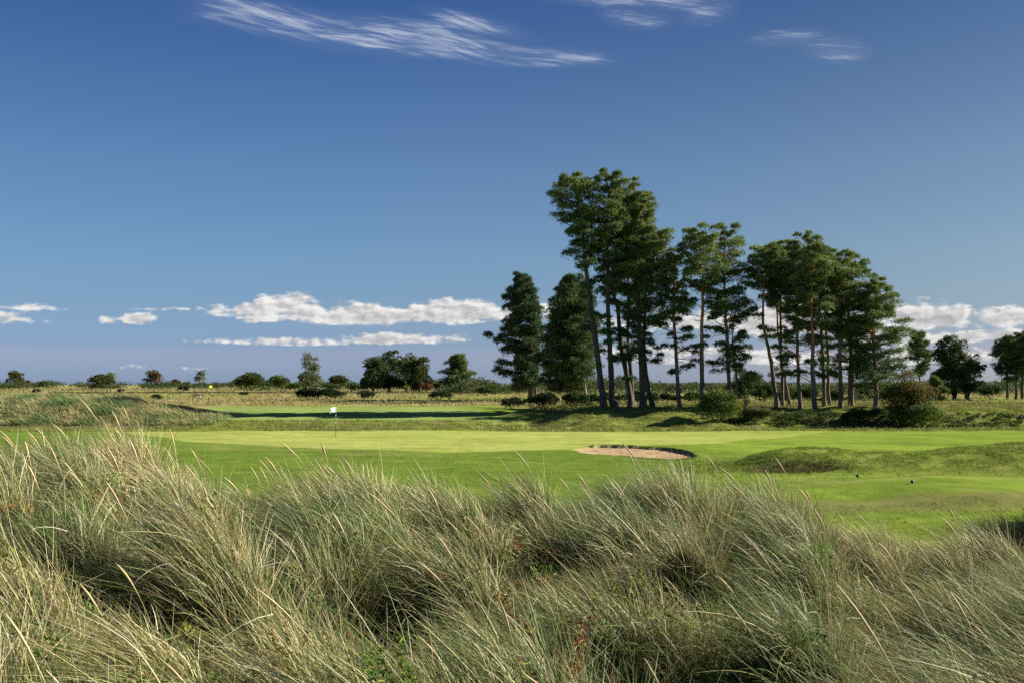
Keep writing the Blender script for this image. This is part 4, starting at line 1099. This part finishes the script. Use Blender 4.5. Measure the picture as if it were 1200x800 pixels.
    pts = [(0, .0), (.12, .05), (.24, .21), (.36, .36), (.50, .42), (.62, .48), (.75, .60), (.88, .66), (1, .68)]
    while len(cu_.points) < len(pts): cu_.points.new(.5, .5)
    for q, (a_, b_) in zip(cu_.points, pts): q.location = (a_, b_)
    cm.update()
    t01 = (az-AZ(170))*(1/(AZ(720)-AZ(170)))
    L(t01.k, fc.inputs['Value'])
    warp = (fb(5, 3, .5, (7, 3, 0))-.5)
    dd = pyv-V(fc.outputs[0])*100.0+warp*22.0
    hwid = rng_(t01, 0, .5, 44, 30, False).op('MINIMUM', rng_(t01, .55, 1.04, 30, 9, False))
    md = dd/hwid
    S = ((md*md).op('MULTIPLY_ADD', -1.0, 1.0)).op('MINIMUM', rng_(t01, 0.0, .2, 0, 1)).op('MINIMUM', rng_(t01, .93, 1.04, 1, 0))
    E2 = [(745, 22, 60, 19, .12), (830, 13, 46, 24, -.10), (790, 4, 80, 16, .1), (925, 46, 60, 13, .05), (980, 59, 50, 20, .14), (690, -2, 110, 14, .1), (560, 30, 90, 18, .25)]
    for (px, py, rx, rt, sl) in E2:
        du = (az-AZ(px)); dv = (v-VV(px, py))+du*sl+warp*.012
        du = du*(F/rx); dv = dv*(F/rt)
        S = S.max(((du*du+dv*dv).op('MULTIPLY_ADD', -.95, .95)))
    S = S.max(0.0)
    cv2 = nt.nodes.new('ShaderNodeCombineXYZ'); L((az*5.0+dd*.004).k, cv2.inputs[0]); L((dd*.045+az*3.0).k, cv2.inputs[1])
    f1 = fb(1.6, 9, .68, (2, 5, 1), cv2.outputs[0], .9)
    cv3 = nt.nodes.new('ShaderNodeCombineXYZ'); L((az*9.0-dd*.03).k, cv3.inputs[0]); L((dd*.05-az*4.0).k, cv3.inputs[1])
    f2 = fb(2.4, 8, .65, (5, 1, 4), cv3.outputs[0], .6)
    cc = rng_((f1+f2)*1.9+(S-1.0)*.62+(big-.5)*.9, 1.62, 2.75, 0, 1)*rng_(S, 0, .9, 0, 1)+rng_(S, 0, 1.1, 0, .07)
    c2 = mixc(cc*.66, c1, (.85*CB, .9*CB, 1.0*CB))
    bg = nt.nodes.new('ShaderNodeBackground'); bg.inputs['Strength'].default_value = SKY_STR; L(c2, bg.inputs['Color'])
    out = nt.nodes.new('ShaderNodeOutputWorld'); L(bg.outputs[0], out.inputs['Surface'])
SKY_STR = .083
CB = 4.7
SKYRAMP = [(0.0, (.290, .400, .780)), (.03, (.297, .393, .736)), (.058, (.338, .376, .669)), (.077, (.283, .361, .617)), (.155, (.309, .378, .525)), (.253, (.333, .412, .520)), (.421, (.321, .400, .505)), (.590, (.255, .343, .475)), (.759, (.185, .279, .450)), (1.0, (.16, .26, .44))]
world()

sl = bpy.data.lights.new('sun', 'SUN'); sl.energy = 5.0; sl.angle = R(.53); sl.color = (1.0, .93, .80)
so = bpy.data.objects.new('sun', sl); COL.objects.link(so)
a, e = R(SUN_AZ), R(SUN_EL)
dirv = Vector((math.sin(a)*math.cos(e), math.cos(a)*math.cos(e), math.sin(e)))
so.rotation_euler = dirv.to_track_quat('Z', 'Y').to_euler(); so.location = (40, 10, 40)

# ------------------------------------------------------------------ camera and colour
cam = bpy.data.cameras.new('camera'); cam.sensor_width = 36; cam.lens = 36*F/1200
cam.shift_y = (HY-400)/1200; cam.clip_start = .1; cam.clip_end = 40000
co = bpy.data.objects.new('camera', cam); COL.objects.link(co); co.location = (0, 0, ZC); co.rotation_euler = (R(90), 0, 0)
sc.camera = co
sc.view_settings.view_transform = 'Standard'; sc.view_settings.look = 'None'; sc.view_settings.gamma = 1
sc.view_settings.exposure = 1.3; sc.view_settings.use_curve_mapping = False
sc.render.engine = 'CYCLES'
cy = sc.cycles; cy.use_denoising = False; cy.max_bounces = 5; cy.diffuse_bounces = 3; cy.glossy_bounces = 2; cy.transmission_bounces = 4
cy.transparent_max_bounces = 4; cy.volume_bounces = 0; cy.use_adaptive_sampling = True; cy.adaptive_threshold = .015
sc.render.use_persistent_data = False
